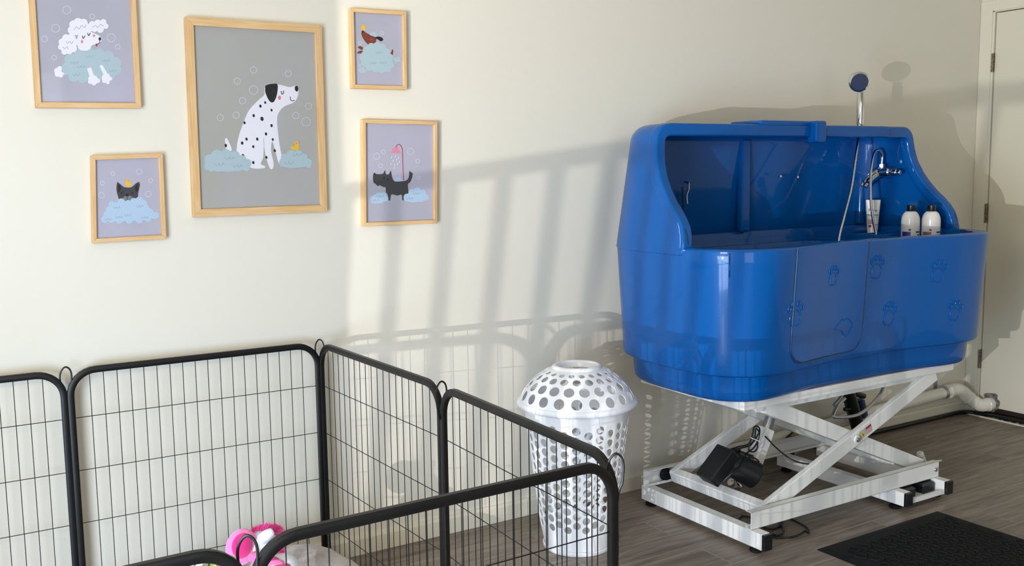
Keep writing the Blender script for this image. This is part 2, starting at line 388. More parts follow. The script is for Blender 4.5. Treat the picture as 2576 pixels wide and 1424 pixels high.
def picture(quad, bw, label, art, bg=None, depth=0.024):
    """quad: outer corners of the frame's face TL, TR, BR, BL as points on the wall"""
    P = [at_y(a, b, -depth) for a, b in quad]
    cx = sum(p.x for p in P)/4; cz = sum(p.z for p in P)/4
    t = thing('picture_frame', label, 'picture', (cx, 0, min(p.z for p in P)), 'framed dog prints on the wall')
    n2 = [Vector((p.x, 0, p.z)) for p in P]
    # inner corners
    inn = []
    for i in range(4):
        a, b, c = n2[i-1], n2[i], n2[(i+1) % 4]
        e1 = (a-b).normalized(); e2 = (c-b).normalized(); inn.append(b+e1*bw+e2*bw)
    for i in range(4):
        bm = bmesh.new(); j = (i+1) % 4
        o0, o1, i1, i0 = n2[i], n2[j], inn[j], inn[i]
        F = [bm.verts.new((p.x, -depth, p.z)) for p in (o0, o1, i1, i0)]; Bk = [bm.verts.new((p.x, -0.0005, p.z)) for p in (o0, o1, i1, i0)]
        bm.faces.new(F); bm.faces.new(Bk)
        for k in range(4): bm.faces.new((F[k], F[(k+1) % 4], Bk[(k+1) % 4], Bk[k]))
        obj('moulding', bm, M['woodh'] if i % 2 == 0 else M['wood'], t, bevel=0.001)
    c0 = Vector((cx, 0, cz))
    bm = bmesh.new(); V = [(p+(p-c0).normalized()*0.003) for p in inn]
    f = [bm.verts.new((p.x, PRINT_Y, p.z)) for p in V]; bk = [bm.verts.new((p.x, -0.003, p.z)) for p in V]
    bm.faces.new(f); bm.faces.new(bk[::-1])
    for k in range(4): bm.faces.new((f[k], f[(k+1) % 4], bk[(k+1) % 4], bk[k]))
    A = Art(); A.bm.free(); A.bm = bm; art(A)
    mats = list(AM)
    if bg: mats[0] = bg
    me = bpy.data.meshes.new('print'); bm.to_mesh(me); bm.free()
    for q in mats: me.materials.append(q)
    o = bpy.data.objects.new('print', me); COL.objects.link(o); o.parent = t
    bm = bmesh.new(); V = [(p+(p-c0).normalized()*0.0015) for p in inn]
    f = [bm.verts.new((p.x, -0.0205, p.z)) for p in V]; bm.faces.new(f); obj('glass', bm, M['glass'], t)
    local(t); return t

def foam(A, discs, fill_pts, mi):
    for x, y, r in discs: A.disc(x, y, r, mi, n=14)
    A.blob(fill_pts, mi, 4)

def art_poodle(A):
    for x, y, r in ((168, 25, 10), (140, 71, 10), (112, 98, 7), (280, 95, 10), (296, 118, 6), (136, 145, 6), (232, 41, 6)): A.ring(x, y, r, BU)
    # tail
    A.stroke([(150, 184), (178, 186)], 5, WH, 0); foam(A, [(143, 178, 7), (150, 172, 6), (144, 187, 6), (153, 189, 6)], [(138, 175), (153, 174), (154, 188), (140, 190)], WH)
    # body foam
    foam(A, [(178, 150, 16), (172, 172, 17), (186, 192, 14), (208, 196, 13), (200, 138, 14), (226, 134, 14), (250, 136, 14), (272, 142, 15), (290, 158, 15), (292, 176, 14), (276, 190, 14), (240, 198, 12)],
         [(175, 140), (230, 128), (280, 142), (300, 165), (280, 192), (225, 204), (180, 192), (165, 168)], CL)
    for x, y in ((226, 141), (188, 157), (266, 151), (205, 167), (192, 187), (284, 177)): A.w(x, y, LN, 0.8)
    # legs
    A.poly([(219, 172), (229, 170), (240, 200), (228, 203)], WH); A.poly([(250, 166), (257, 163), (274, 192), (264, 196)], WH)
    foam(A, [(228, 198, 6), (238, 197, 7), (246, 203, 6), (226, 206, 5), (236, 209, 6)], [(226, 196), (246, 198), (244, 210), (226, 210)], WH)
    foam(A, [(262, 194, 6), (270, 191, 6), (277, 198, 5), (262, 204, 5), (271, 207, 5)], [(258, 192), (276, 192), (274, 206), (258, 204)], WH)
    # head
    A.blob([(197, 122), (194, 100), (200, 84), (220, 78), (238, 84), (252, 92), (256, 100), (248, 110), (232, 114), (226, 124), (212, 128)], WH)
    foam(A, [(185, 62, 11), (196, 56, 11), (210, 58, 11), (219, 68, 9), (180, 76, 10), (192, 80, 9), (205, 78, 8), (232, 62, 9), (246, 58, 9), (260, 56, 8), (266, 66, 7), (252, 74, 9), (238, 74, 7)],
         [(180, 62), (205, 52), (224, 66), (255, 54), (266, 70), (235, 78), (200, 84), (180, 84)], WH)
    foam(A, [(166, 96, 10), (156, 106, 9), (154, 118, 8), (162, 130, 8), (174, 128, 9), (184, 122, 10), (188, 106, 10), (180, 94, 10)], [(162, 96), (186, 94), (192, 112), (178, 130), (158, 126)], WH)
    A.stroke([(186, 76), (192, 68), (199, 73), (205, 64), (212, 70), (216, 62)], 1.2, LN, 4); A.stroke([(232, 70), (240, 64), (246, 70), (252, 62), (260, 66)], 1.2, LN, 4)
    A.stroke([(166, 104), (170, 109), (175, 104), (180, 110), (184, 103)], 1.2, LN, 4); A.stroke([(158, 118), (163, 123), (168, 118), (172, 124)], 1.2, LN, 4)
    A.stroke([(207, 90), (209, 97), (214, 90)], 1.8, BK, 4); A.stroke([(220, 83), (223, 90), (227, 83)], 1.8, BK, 4)
    A.disc(251, 98, 3.4, BK, 4.2); A.stroke([(250, 102), (250, 108), (243, 111)], 1.4, BK, 4)
    A.poly([(240, 110), (245, 110), (244, 117), (241, 117)], RD); A.disc(206, 105, 3, PK, 4); A.disc(236, 90, 3, PK, 3.4)
def art_bulldog(A):
    for x, y, r in ((284, 437, 5), (350, 432, 7), (379, 454, 5), (257, 461, 5), (255, 491, 7), (373, 488, 7)): A.ring(x, y, r, BU)
    A.blob([(294, 461), (297, 459), (306, 466), (314, 471), (330, 471), (340, 463), (349, 458), (352, 466), (348, 484), (346, 500), (336, 512), (306, 512), (298, 498), (293, 478)], DK)
    A.blob([(297, 464), (304, 470), (303, 480), (298, 482)], BK); A.blob([(347, 463), (340, 470), (341, 480), (347, 481)], BK)
    A.blob([(310, 497), (320, 491), (333, 496), (334, 510), (320, 513), (308, 509)], MD)
    A.disc(320, 491, 5, BK, 3.4); A.stroke([(320, 494), (320, 503), (316, 505)], 1.4, BK, 3); A.stroke([(320, 503), (324, 505)], 1.4, BK, 0)
    A.disc(306, 486, 2.4, BK); A.disc(333, 486, 2.4, BK); A.stroke([(309, 482), (313, 484)], 1.4, BK, 0); A.stroke([(327, 484), (331, 482)], 1.4, BK, 0)
    A.blob([(316, 455), (320, 450), (325, 453), (325, 459), (331, 461), (329, 468), (319, 469), (315, 464)], YE); A.disc(322, 455, 0.9, BK); A.poly([(313, 452), (317, 453), (317, 456), (314, 455)], PK)
    foam(A, [(305, 509, 10), (322, 513, 10), (337, 508, 10), (350, 505, 10), (360, 512, 10), (366, 524, 11), (378, 533, 9), (391, 542, 9), (372, 549, 9), (350, 553, 9), (325, 554, 9), (300, 554, 9), (280, 552, 9), (263, 552, 9), (270, 540, 10), (276, 528, 10), (290, 518, 10), (281, 514, 8)],
         [(285, 510), (320, 512), (352, 505), (375, 530), (395, 544), (370, 553), (320, 556), (262, 556), (268, 535)], CB)
    for x, y in ((322, 540), (294, 521), (352, 518), (272, 551), (364, 546), (300, 545)): A.w(x, y, LN, 0.7)
def art_dalmatian(A):
    for x, y, r in ((638, 176, 8), (597, 204, 8), (725, 185, 8), (638, 226, 11), (610, 253, 8), (554, 296, 8), (594, 290, 8), (776, 267, 8), (744, 291, 8), (770, 306, 11)): A.ring(x, y, r, BU, 1.2)
    # tail
    A.blob([(566, 352), (570, 348), (576, 358), (583, 378), (570, 378)], WH); A.disc(568, 366, 3, BK, 4.5, -0.3)
    # body
    A.blob([(668, 218), (700, 213), (728, 219), (745, 215), (751, 224), (748, 245), (738, 258), (715, 268), (702, 282), (697, 300), (700, 340), (706, 380), (712, 404), (706, 412), (700, 408), (690, 370), (684, 356),
            (682, 380), (688, 410), (686, 424), (678, 422), (668, 392), (664, 366), (662, 396), (656, 412), (666, 418), (664, 423), (640, 424), (618, 416), (600, 398), (595, 378), (600, 345), (612, 310), (626, 278), (650, 252), (665, 238)], WH, 5)
    A.blob([(669, 215), (684, 211), (698, 213), (697, 236), (691, 253), (684, 258), (676, 252), (668, 234), (667, 222)], BK)
    A.disc(746, 223, 4.6, BK, 7.5, -0.15)
    A.stroke([(707, 229), (709, 237), (713, 234), (713, 228)], 2, BK, 4); A.stroke([(730, 243), (731, 251), (736, 254), (741, 252)], 1.8, BK, 4)
    A.disc(703, 246, 4, PK, 5.5)
    for x, y, r in ((655, 267, 3), (667, 258, 2.6), (638, 291, 3), (659, 299, 4), (683, 277, 2.6), (615, 309, 2.8), (683, 316, 3), (669, 337, 3), (620, 350, 3), (609, 360, 3.2), (647, 350, 3), (637, 369, 2.8), (686, 351, 2.6), (691, 379, 2.8), (670, 396, 2.8), (637, 409, 3), (611, 392, 3.5), (615, 396, 2.5)):
        A.disc(x, y, r, BK, r*1.35, -0.2)
    A.stroke([(664, 366), (663, 348)], 1, LN, 0)
    foam(A, [(526, 400, 12), (524, 418, 11), (545, 390, 14), (568, 388, 13), (590, 392, 13), (608, 402, 12), (622, 410, 10), (620, 422, 9), (598, 424, 8), (575, 424, 9), (548, 424, 9), (532, 424, 8)],
         [(520, 398), (555, 380), (592, 386), (622, 408), (626, 424), (575, 432), (520, 426), (515, 412)], CL)
    foam(A, [(716, 396, 10), (732, 388, 11), (750, 388, 11), (764, 396, 10), (776, 408, 9), (776, 416, 7), (756, 414, 8), (730, 416, 8), (710, 412, 8)], [(708, 398), (738, 380), (766, 392), (784, 410), (760, 421), (715, 421), (702, 412)], CL)
    for x, y in ((578, 397), (552, 412), (598, 416), (748, 388), (728, 409)): A.w(x, y, LN)
    A.blob([(733, 368), (739, 368), (742, 363), (740, 358), (744, 356), (750, 357), (752, 364), (752, 374), (748, 378), (736, 377), (731, 372)], YE); A.disc(745, 361, 1, BK); A.poly([(749, 359), (755, 356), (753, 361), (749, 363)], PK)
def art_dachshund(A):
    for x, y, r in ((961, 83, 4), (906, 108, 4), (905, 165, 3)): A.ring(x, y, r, BU, 1)
    A.blob([(910, 80), (914, 77), (922, 83), (936, 90), (946, 96), (944, 110), (936, 112), (926, 112), (914, 98), (909, 86)], BR_)
    A.disc(912, 80, 2.6, BK, 3); A.stroke([(925, 90), (929, 89), (932, 92)], 1.2, BK, 4); A.disc(934, 99, 3, RD, 3)
    A.blob([(942, 96), (950, 92), (960, 94), (964, 100), (958, 104), (950, 99)], BK)
    foam(A, [(934, 86, 4), (940, 84, 5), (945, 88, 4)], [(932, 85), (944, 82), (947, 90), (936, 90)], CL)
    A.blob([(900, 120), (906, 116), (916, 122), (912, 126)], BR_); A.blob([(898, 134), (904, 128), (914, 128), (910, 134)], BR_); A.blob([(986, 126), (989, 126), (988, 138), (984, 145), (980, 143)], BR_)
    A.blob([(909, 66), (914, 62), (919, 67), (917, 76), (910, 75)], YE); A.poly([(907, 63), (910, 64), (910, 67), (907, 66)], PK)
    foam(A, [(922, 126, 10), (934, 118, 10), (948, 116, 10), (962, 120, 10), (972, 130, 9), (980, 144, 9), (984, 164, 8), (976, 174, 8), (960, 176, 8), (944, 174, 8), (928, 170, 9), (918, 158, 10), (914, 144, 10)],
         [(914, 128), (945, 110), (975, 126), (988, 158), (970, 180), (930, 176), (908, 148)], CL)
    foam(A, [(905, 176, 5), (912, 173, 5), (917, 179, 5), (908, 181, 4)], [(903, 174), (914, 171), (920, 180), (905, 183)], CL)
    foam(A, [(994, 149, 5), (1001, 147, 5), (1004, 152, 4), (996, 155, 4)], [(992, 147), (1002, 144), (1005, 153), (994, 156)], CL)
    for x, y in ((954, 131), (938, 158), (964, 157)): A.w(x, y, LN, 0.7)
def art_scottie(A):
    for x, y, r in ((947, 393, 8), (965, 382, 5), (1033, 381, 8), (1051, 405, 5), (957, 417, 5), (1053, 447, 4)): A.ring(x, y, r, BU, 1.1)
    A.stroke([(1015, 453), (1013, 400), (1012, 376), (1006, 364), (998, 366), (995, 375)], 2, RD, 6)
    A.poly([(982, 385), (990, 372), (1000, 371), (1009, 385)], PK)
    for x, y in ((986, 393), (995, 391), (1003, 394), (990, 402), (998, 400), (1005, 405), (984, 410), (993, 412), (1000, 410), (992, 420)): A.stroke([(x, y), (x-1.5, y+5)], 1.2, WH, 0)
    foam(A, [(996, 452, 5), (1003, 450, 5), (1008, 454, 4)], [(992, 450), (1006, 447), (1010, 455), (994, 456)], CB)
    A.blob([(940, 438), (950, 438), (963, 437), (968, 428), (971, 438), (978, 438), (983, 429), (986, 444), (992, 456), (1010, 456), (1022, 454), (1028, 446), (1030, 430), (1034, 434), (1038, 436), (1036, 448), (1032, 458), (1026, 464),
            (1027, 486), (1016, 492), (1016, 503), (1012, 503), (1010, 490), (1000, 492), (992, 490), (984, 490), (981, 504), (977, 503), (975, 490), (970, 482), (970, 472), (962, 470), (956, 466), (950, 468), (944, 462), (940, 460), (938, 448)], DK, 3)
    A.disc(942, 438, 2.8, BK, 3); A.disc(966, 448, 1.8, BK, 2.4); A.disc(975, 451, 1.8, BK, 2.4)
    foam(A, [(940, 500, 8), (952, 492, 8), (964, 492, 8), (970, 500, 7), (958, 506, 5)], [(934, 496), (958, 484), (974, 498), (960, 510), (936, 510)], CB)
    foam(A, [(1024, 496, 9), (1036, 484, 9), (1050, 480, 9), (1064, 484, 8), (1072, 496, 7), (1058, 502, 7), (1036, 504, 6)], [(1018, 496), (1045, 474), (1072, 488), (1076, 502), (1040, 509), (1018, 504)], CB)
    for x, y in ((957, 493), (945, 503), (1048, 486), (1031, 498)): A.w(x, y, LN, 0.75)

picture(((66, -218), (343, -196), (356, 272), (90, 271)) if False else ((70, -55), (340, -48), (356, 272), (90, 271)), 0.016, 'oak framed print of a fluffy white poodle in bubbles, cut by the top edge', art_poodle)
picture(((466, 42), (809.3, 64.2), (824, 533), (487, 547)), 0.025, 'largest oak framed print, grey with a spotted dalmatian and yellow duck', art_dalmatian, M['grey_big'])
picture(((881, 20), (1022, 29), (1024, 226), (886, 222)), 0.013, 'smallest oak framed print of a brown dachshund in foam at upper right', art_dachshund)
picture(((912, 300), (1100.5, 305.5), (1100.5, 561.6), (914, 569.7)), 0.013, 'oak framed print of a black terrier standing under a pink shower', art_scottie)
picture(((229, 392), (409, 386), (419, 601), (232.5, 612)), 0.013, 'oak framed print of a dark dog head with duck above foam', art_bulldog)

# ------------------------------------------------------------------ playpen of eight wire panels
HP = 0.805
pen_pts = [Vector((0.380, -0.055, 0)), Vector((1.186, -0.058, 0)), Vector((1.220, -0.893, 0)), Vector((1.195, -1.700, 0)), Vector((0.430, -1.722, 0)), Vector((-0.338, -1.745, 0)), Vector((-0.395, -0.93, 0)), Vector((-0.418, -0.055, 0))]
pen = thing('dog_playpen', 'black metal dog playpen of wire panels standing against the cream wall', 'playpen', (0.4, -0.9, 0))
def panel_mesh(W, Hh):
    """one panel in its own x-z plane, x from 0 to W"""
    rc = 0.075; rw, rd = 0.0075, 0.010
    fr = bmesh.new(); path = []
    for cx_, cz_, a0 in ((rc, rc, PI), (W-rc, rc, 1.5*PI), (W-rc, Hh-rc, 0), (rc, Hh-rc, 0.5*PI)):
        for k in range(9):
            a = a0+PI/2*k/8; path.append(Vector((cx_+rc*math.cos(a), 0, cz_+rc*math.sin(a))))
    tube(fr, path, rd, closed=True, rx=rw, up=Vector((0, 1, 0)), square=True)
    wi = bmesh.new(); n = 18
    for k in range(n):
        x = W*(0.072+(1-0.144)*k/(n-1)); ez = 0.0
        d = min(x, W-x)
        if d < rc: ez = rc-math.sqrt(max(rc*rc-(rc-d)**2, 0))
        tube(wi, [(x, 0, ez), (x, 0, Hh-ez)], 0.0012, 5, cap=False)
    for z in (0.160, 0.327, 0.494, 0.660): tube(wi, [(0, 0.002, z), (W, 0.002, z)], 0.0013, 5, cap=False)
    return fr, wi
def place_panel(a, b, first=[None]):
    d = (b-a); L = d.length; ang = math.atan2(d.y, d.x); W = L-0.018
    fr, wi = panel_mesh(W, HP)
    o = obj('panel', fr, M['black_metal'], pen, smooth=50)
    o.matrix_world = Matrix.Translation(-Vector(pen.location)) @ Matrix.Translation(a+d.normalized()*0.009+Vector((0, 0, 0.002))) @ Matrix.Rotation(ang, 4, 'Z')
    w = obj('wire_grid', wi, M['black_metal'], o)
    return o
pen.location = (0.4, -0.9, 0)
N8 = len(pen_pts)
for i in range(N8): place_panel(pen_pts[i], pen_pts[(i+1) % N8])
for i, p in enumerate(pen_pts):     # connecting pin with a hairpin top, and two short hinge sleeves
    c = sum(pen_pts, Vector())/N8; out = (pen_pts[(i+1) % N8]-pen_pts[i-1]); out.normalize()
    bm = bmesh.new(); q = p-Vector(pen.location)
    w = 0.017; top = HP+0.012
    e = out if abs(out.x) > 0.3 else Vector((1, 0, 0))
    e = Vector((0.85, -0.53, 0)) if i in (3, 4) else Vector((e.x, e.y, 0))
    e.normalize()
    path = [q+e*(-w*0.55)+Vector((0, 0, top-0.10)), q+e*(-w)+Vector((0, 0, top-0.035)), q+e*(-w*0.8)+Vector((0, 0, top-0.008)), q+Vector((0, 0, top+0.006)), q+e*(w*0.8)+Vector((0, 0, top-0.008)), q+e*(w*0.8)+Vector((0, 0, top-0.05)), q+Vector((0, 0, top-0.16)), q+Vector((0, 0, 0.05))]
    tube(bm, smooth_path(path, 6), 0.0026, 8); pin = obj('connecting_pin', bm, M['black_metal'], pen, smooth=True)
    for z in (0.63, 0.12):
        bm = bmesh.new()
        for dz in (-0.022, 0.006): cyl(bm, q+Vector((0, 0, z+dz)), q+Vector((0, 0, z+dz+0.018)), 0.0058, 12)
        obj('hinge', bm, M['black_metal'], pen, smooth=True)

# ------------------------------------------------------------------ laundry basket with a perforated wall
BC = Vector((2.052, -0.372, 0))
bk = thing('laundry_basket', 'tall white perforated plastic laundry basket with domed lid beside the blue bath', 'laundry basket', BC)
def perforated(rows, seg_holes, prof, hole_fn, thick, mi=0):
    """surface of revolution given by prof(v)->(r,z), v in 0..1, with round holes; each cell is a square around a disc"""
    bm = bmesh.new(); cache = {}
    def V(u, v):
        key = (round(u*20000) % round(2*PI*20000), round(v*20000)); 
        if key not in cache:
            r, z = prof(v); cache[key] = bm.verts.new((r*math.cos(u), r*math.sin(u), z))
        return cache[key]
    return bm, V
def perf_wall(name, prof, v_rows, ncol, radius_of, material, parent, v_bands, n=16):
    bm = bmesh.new(); cache = {}
    T = 2*PI
    def V(u, v):
        u = u % T
        if T-u < 1e-5: u = 0
        key = (round(u, 5), round(v, 5))
        if key not in cache:
            r, z = prof(v); cache[key] = bm.verts.new((r*math.cos(u), r*math.sin(u), z))
        return cache[key]
    du = T/ncol
    def cell(u0, v0, v1, rad):        # square cell with a round hole: ring of quads
        uc, vc = u0+du/2, (v0+v1)/2; inner = []; outer = []
        for k in range(n):
            a = T*k/n+PI/4; c, s = math.cos(a), math.sin(a); m = max(abs(c), abs(s))
            outer.append(V(uc+du/2*c/m, vc+(v1-v0)/2*s/m)); r, z = prof(vc+rad[1]*s)
            uu = uc+rad[0]*c; key = (round(uu % T, 5), round(vc+rad[1]*s, 5)); 
            inner.append(bm.verts.new((r*math.cos(uu), r*math.sin(uu), z)))
        for k in range(n): bm.faces.new((outer[k], outer[(k+1) % n], inner[(k+1) % n], inner[k]))
    return bm, V, cell, du
def solid(o, t, off=-1):
    s = o.modifiers.new('solidify', 'SOLIDIFY'); s.thickness = t; s.offset = off; s.use_even_offset = False
    e = o.modifiers.new('edges', 'EDGE_SPLIT'); e.split_angle = math.radians(45); e.use_edge_sharp = False
# tapered body: straight cells, alternate columns shifted by half a row
R0, R1, HB = 0.128, 0.196, 0.535
def body_prof(v):
    z = 0.003+v*HB
    return (R0+(R1-R0)*(v**0.95) if v > 0.02 else R0-0.004, z)
def build_body():
    bm = bmesh.new(); T = 2*PI; ncol = 27; du = T/ncol; n = 16; rows = 11; vA, vB = 0.155, 0.93
    dv = (vB-vA)/(rows+0.5); 
    def P(u, v): r, z = body_prof(v); return bm.verts.new((r*math.cos(u), r*math.sin(u), z))
    def F(u0, v0, dv_, a, b):      # point at (a, b) of the flat cell whose corner is (u0, v0)
        co = Vector((0, 0, 0))
        for u, v, w in ((u0, v0, (1-a)*(1-b)), (u0+du, v0, a*(1-b)), (u0+du, v0+dv_, a*b), (u0, v0+dv_, (1-a)*b)):
            r, z = body_prof(v); co += Vector((r*math.cos(u), r*math.sin(u), z))*w
        return bm.verts.new(co)
    for c in range(ncol):
        u0 = c*du; uc = u0+du/2; sh = 0.5*dv if c % 2 else 0
        def strip(va, vb):
            if vb-va < 1e-4: return
            a, b, d_, e = P(u0, va), P(u0+du, va), P(u0+du, vb), P(u0, vb); bm.faces.new((a, b, d_, e))
        strip(0.0, 0.02); strip(0.02, vA)
        if sh: strip(vA, vA+sh); strip(vA+rows*dv+sh, 1.0)
        else: strip(vA+rows*dv, vA+(rows+0.5)*dv); strip(vA+(rows+0.5)*dv, 1.0)
        for rI in range(rows):
            v0 = vA+sh+rI*dv; vc = v0+dv/2; o = []; inn = []
            r = body_prof(vc)[0]; rr = min(r*du, dv*HB)*0.425; ra = rr/r; rv = rr/HB
            if rI == rows-1 and c % 2 and False: strip(v0, v0+dv); continue
            for k in range(n):
                a = T*k/n+PI/4; cc, ss = math.cos(a), math.sin(a); m = max(abs(cc), abs(ss))
                o.append(F(u0, v0, dv, 0.5+0.5*cc/m, 0.5+0.5*ss/m)); inn.append(F(u0, v0, dv, 0.5+ra*cc/du, 0.5+rv*ss/dv))
            for k in range(n): bm.faces.new((o[k], o[(k+1) % n], inn[(k+1) % n], inn[k]))
    bmesh.ops.remove_doubles(bm, verts=bm.verts[:], dist=0.0002)
    c = [bm.verts.new((0.12*math.cos(T*k/27), 0.12*math.sin(T*k/27), 0.006)) for k in range(27)]; bm.faces.new(c)
    return bm
o = obj('basket_body', build_body(), M['white_pl'], bk, smooth=60); solid(o, 0.0022)
# lid: rolled rim, dome with hole rings, dished top with a central opening
DOME = [(0.212, 0.556), (0.199, 0.585), (0.178, 0.614), (0.150, 0.641), (0.120, 0.662), (0.092, 0.675)]
def dome(v):      # v 0 (rim) .. 1 (shoulder at the top)
    f = max(0, min(4.9999, v*5)); i = int(f); f -= i
    p0, p1, p2, p3 = DOME[max(i-1, 0)], DOME[i], DOME[i+1], DOME[min(i+2, 5)]
    return tuple(0.5*((2*b)+(c-a)*f+(2*a-5*b+4*c-d_)*f*f+(3*b-a-3*c+d_)*f**3) for a, b, c, d_ in zip(p0, p1, p2, p3))
def build_lid():
    bm = bmesh.new(); T = 2*PI; n = 16
    rings = [(0.05, 0.31, 20, 0.43), (0.31, 0.55, 20, 0.42), (0.55, 0.75, 20, 0.40), (0.75, 0.91, 20, 0.40)]
    def P(u, v): r, z = dome(v); return bm.verts.new((r*math.cos(u), r*math.sin(u), z))
    def F(uc, du, va, vb, a, b):   # curved across, straight only where rings meet on the shared 40-gon
        u = uc+(a-0.5)*du; v = va+(vb-va)*b; r, z = dome(v); h = T/40; f = (u/h) % 1.0; r *= math.cos(h/2)/math.cos(h*(f-0.5)); return bm.verts.new((r*math.cos(u), r*math.sin(u), z))
    def band(va, vb, m=44):
        for k in range(m): bm.faces.new((P(T*k/m, va), P(T*(k+1)/m, va), P(T*(k+1)/m, vb), P(T*k/m, vb)))
    band(0, 0.05, 40); band(0.91, 1.0, 40)
    for i, (va, vb, m, f) in enumerate(rings):
        du = T/m; vc = (va+vb)/2; r, z = dome(vc); r2, z2 = dome(vb); r1, z1 = dome(va); Lv = math.hypot(r2-r1, z2-z1); rr = min(r*du, Lv)*f
        for k in range(m):
            uc = (k+0.5*(i % 2))*du; o = []; inn = []
            for q in range(n):
                a = T*q/n+PI/4; c, s = math.cos(a), math.sin(a); mm = max(abs(c), abs(s))
                o.append(F(uc, du, va, vb, 0.5+0.5*c/mm, 0.5+0.5*s/mm)); inn.append(F(uc, du, va, vb, 0.5+rr/r*c/du, 0.5+rr/Lv*s))
            for q in range(n): bm.faces.new((o[q], o[(q+1) % n], inn[(q+1) % n], inn[q]))
    bmesh.ops.remove_doubles(bm, verts=bm.verts[:], dist=0.0003)
    return bm
o = obj('lid', build_lid(), M['white_pl'], bk, smooth=60); solid(o, 0.0022)
rt, zt2 = dome(1.0)
bm = bmesh.new(); lathe(bm, [(0.208, 0.533), (0.217, 0.536), (0.2215, 0.545), (0.219, 0.555), (0.212, 0.559), (0.207, 0.555), (0.203, 0.545), (0.200, 0.533)], seg=64, cap0=False, cap1=False)
obj('lid_rim', bm, M['white_pl'], o, smooth=60)
bm = bmesh.new(); lathe(bm, [(rt+0.001, zt2-0.002), (rt-0.002, zt2+0.006), (rt-0.010, zt2+0.011), (rt-0.018, zt2+0.009), (rt-0.024, zt2+0.001), (rt-0.027, zt2-0.012), (rt-0.029, zt2-0.012), (rt-0.026, zt2+0.003), (rt-0.012, zt2+0.006)], seg=48, cap0=False, cap1=False)
obj('lid_collar', bm, M['white_pl'], o, smooth=60)
bm = bmesh.new(); lathe(bm, [(0.127, 0.0), (0.130, 0.003), (0.130, 0.014), (0.126, 0.016)], seg=64, cap0=True, cap1=False); obj('base_ring', bm, M['white_pl'], bk, smooth=60)

# ------------------------------------------------------------------ the bath on its lift
bath = thing('dog_grooming_bath', 'glossy blue dog grooming bath with splash guard on white scissor lift', 'dog bath', (3.14, -0.46, 0))
BL = Vector(bath.location)
XC = 3.145
half = [(3.145, -0.785), (3.00, -0.786), (2.88, -0.800), (2.76, -0.823), (2.65, -0.841), (2.55, -0.843), (2.47, -0.815), (2.405, -0.755), (2.370, -0.680), (2.360, -0.60), (2.360, -0.50), (2.362, -0.40), (2.372, -0.30), (2.400, -0.215), (2.455, -0.145), (2.54, -0.105), (2.66, -0.092), (2.85, -0.09), (3.00, -0.09), (3.145, -0.09)]
full = [(x, y) for x, y in half] + [(2*XC-x, y) for x, y in half[-2:0:-1]]
OUT = smooth_path([(x, y, 0) for x, y in full], 6, True)
# resample evenly
def resample(P, n, closed=True):
    P = P + [P[0]] if closed else P
    Ls = [0]
    for a, b in zip(P, P[1:]): Ls.append(Ls[-1]+(b-a).length)
    tot = Ls[-1]; out = []; j = 0
    for k in range(n):
        t = tot*k/(n if closed else n-1)
        while j < len(Ls)-2 and Ls[j+1] < t: j += 1
        f = (t-Ls[j])/max(Ls[j+1]-Ls[j], 1e-9); out.append(P[j].lerp(P[j+1], min(max(f, 0), 1)))
    return out
NO = 200
OUT = resample(OUT, NO)
NRM = []
for i in range(NO):
    d_ = (OUT[(i+2) % NO]-OUT[i-2]).normalized(); NRM.append(Vector((d_.y, -d_.x, 0)))
cen = Vector((XC, -0.46, 0))
if NRM[0].dot(OUT[0]-cen) < 0: NRM = [-v for v in NRM]
def ringpts(off, z): return [Vector((p.x+n.x*off, p.y+n.y*off, z)) for p, n in zip(OUT, NRM)]
def straighten(P, k):      # soften the waist of the lower body
    return [Vector((p.x, p.y + (k*(-0.02)*math.exp(-((p.x-XC)/0.35)**2) if p.y < -0.5 else 0), p.z)) for p in P]
def loft(bm, rings, closed=True, mi=0):
    V = [[bm.verts.new(p-BL) for p in R] for R in rings]; n = len(V[0])
    for A, B in zip(V, V[1:]):
        for k in range(n if closed else n-1): bm.faces.new((A[k], A[(k+1) % n], B[(k+1) % n], B[k])).material_index = mi
    return V
prof_out = [(-0.075, 0.556, 1), (-0.058, 0.560, 1), (-0.046, 0.572, 1), (-0.042, 0.60, 1), (-0.038, 0.648, 1), (-0.034, 0.657, 1), (-0.012, 0.659, 0.5), (-0.003, 0.664, 0.3), (0.001, 0.676, 0.2), (0.004, 0.75, 0), (0.011, 0.85, 0), (0.018, 0.96, 0), (0.024, 1.06, 0), (0.026, 1.095, 0), (0.024, 1.106, 0), (0.017, 1.112, 0), (0.006, 1.113, 0), (-0.020, 1.113, 0), (-0.030, 1.110, 0), (-0.036, 1.10, 0), (-0.040, 1.075, 0), (-0.046, 1.055, 0)]
def surf_off(z):
    pts = [(p[1], p[0]) for p in prof_out[8:14]]
    for (z0, o0), (z1, o1) in zip(pts, pts[1:]):
        if z0 <= z <= z1: return o0+(o1-o0)*(z-z0)/(z1-z0)
    return pts[-1][1]
def front_point(x, z, extra=0):
    best = min(((abs(p.x-x), i) for i, p in enumerate(OUT) if p.y < -0.6), key=lambda t: t[0])[1]
    i, j = (best, (best+1) % NO) if (OUT[best].x-x)*(OUT[(best+1) % NO].x-x) <= 0 else ((best-1) % NO, best)
    f = (x-OUT[i].x)/(OUT[j].x-OUT[i].x); p = OUT[i].lerp(OUT[j], f); n = NRM[i].lerp(NRM[j], f).normalized()
    o_ = surf_off(z)+extra; return Vector((p.x+n.x*o_, p.y+n.y*o_, z)), n
bm = bmesh.new()
rings = [straighten(ringpts(o_, z), k) for o_, z, k in prof_out]
V = loft(bm, rings)
bm.faces.new(V[0])
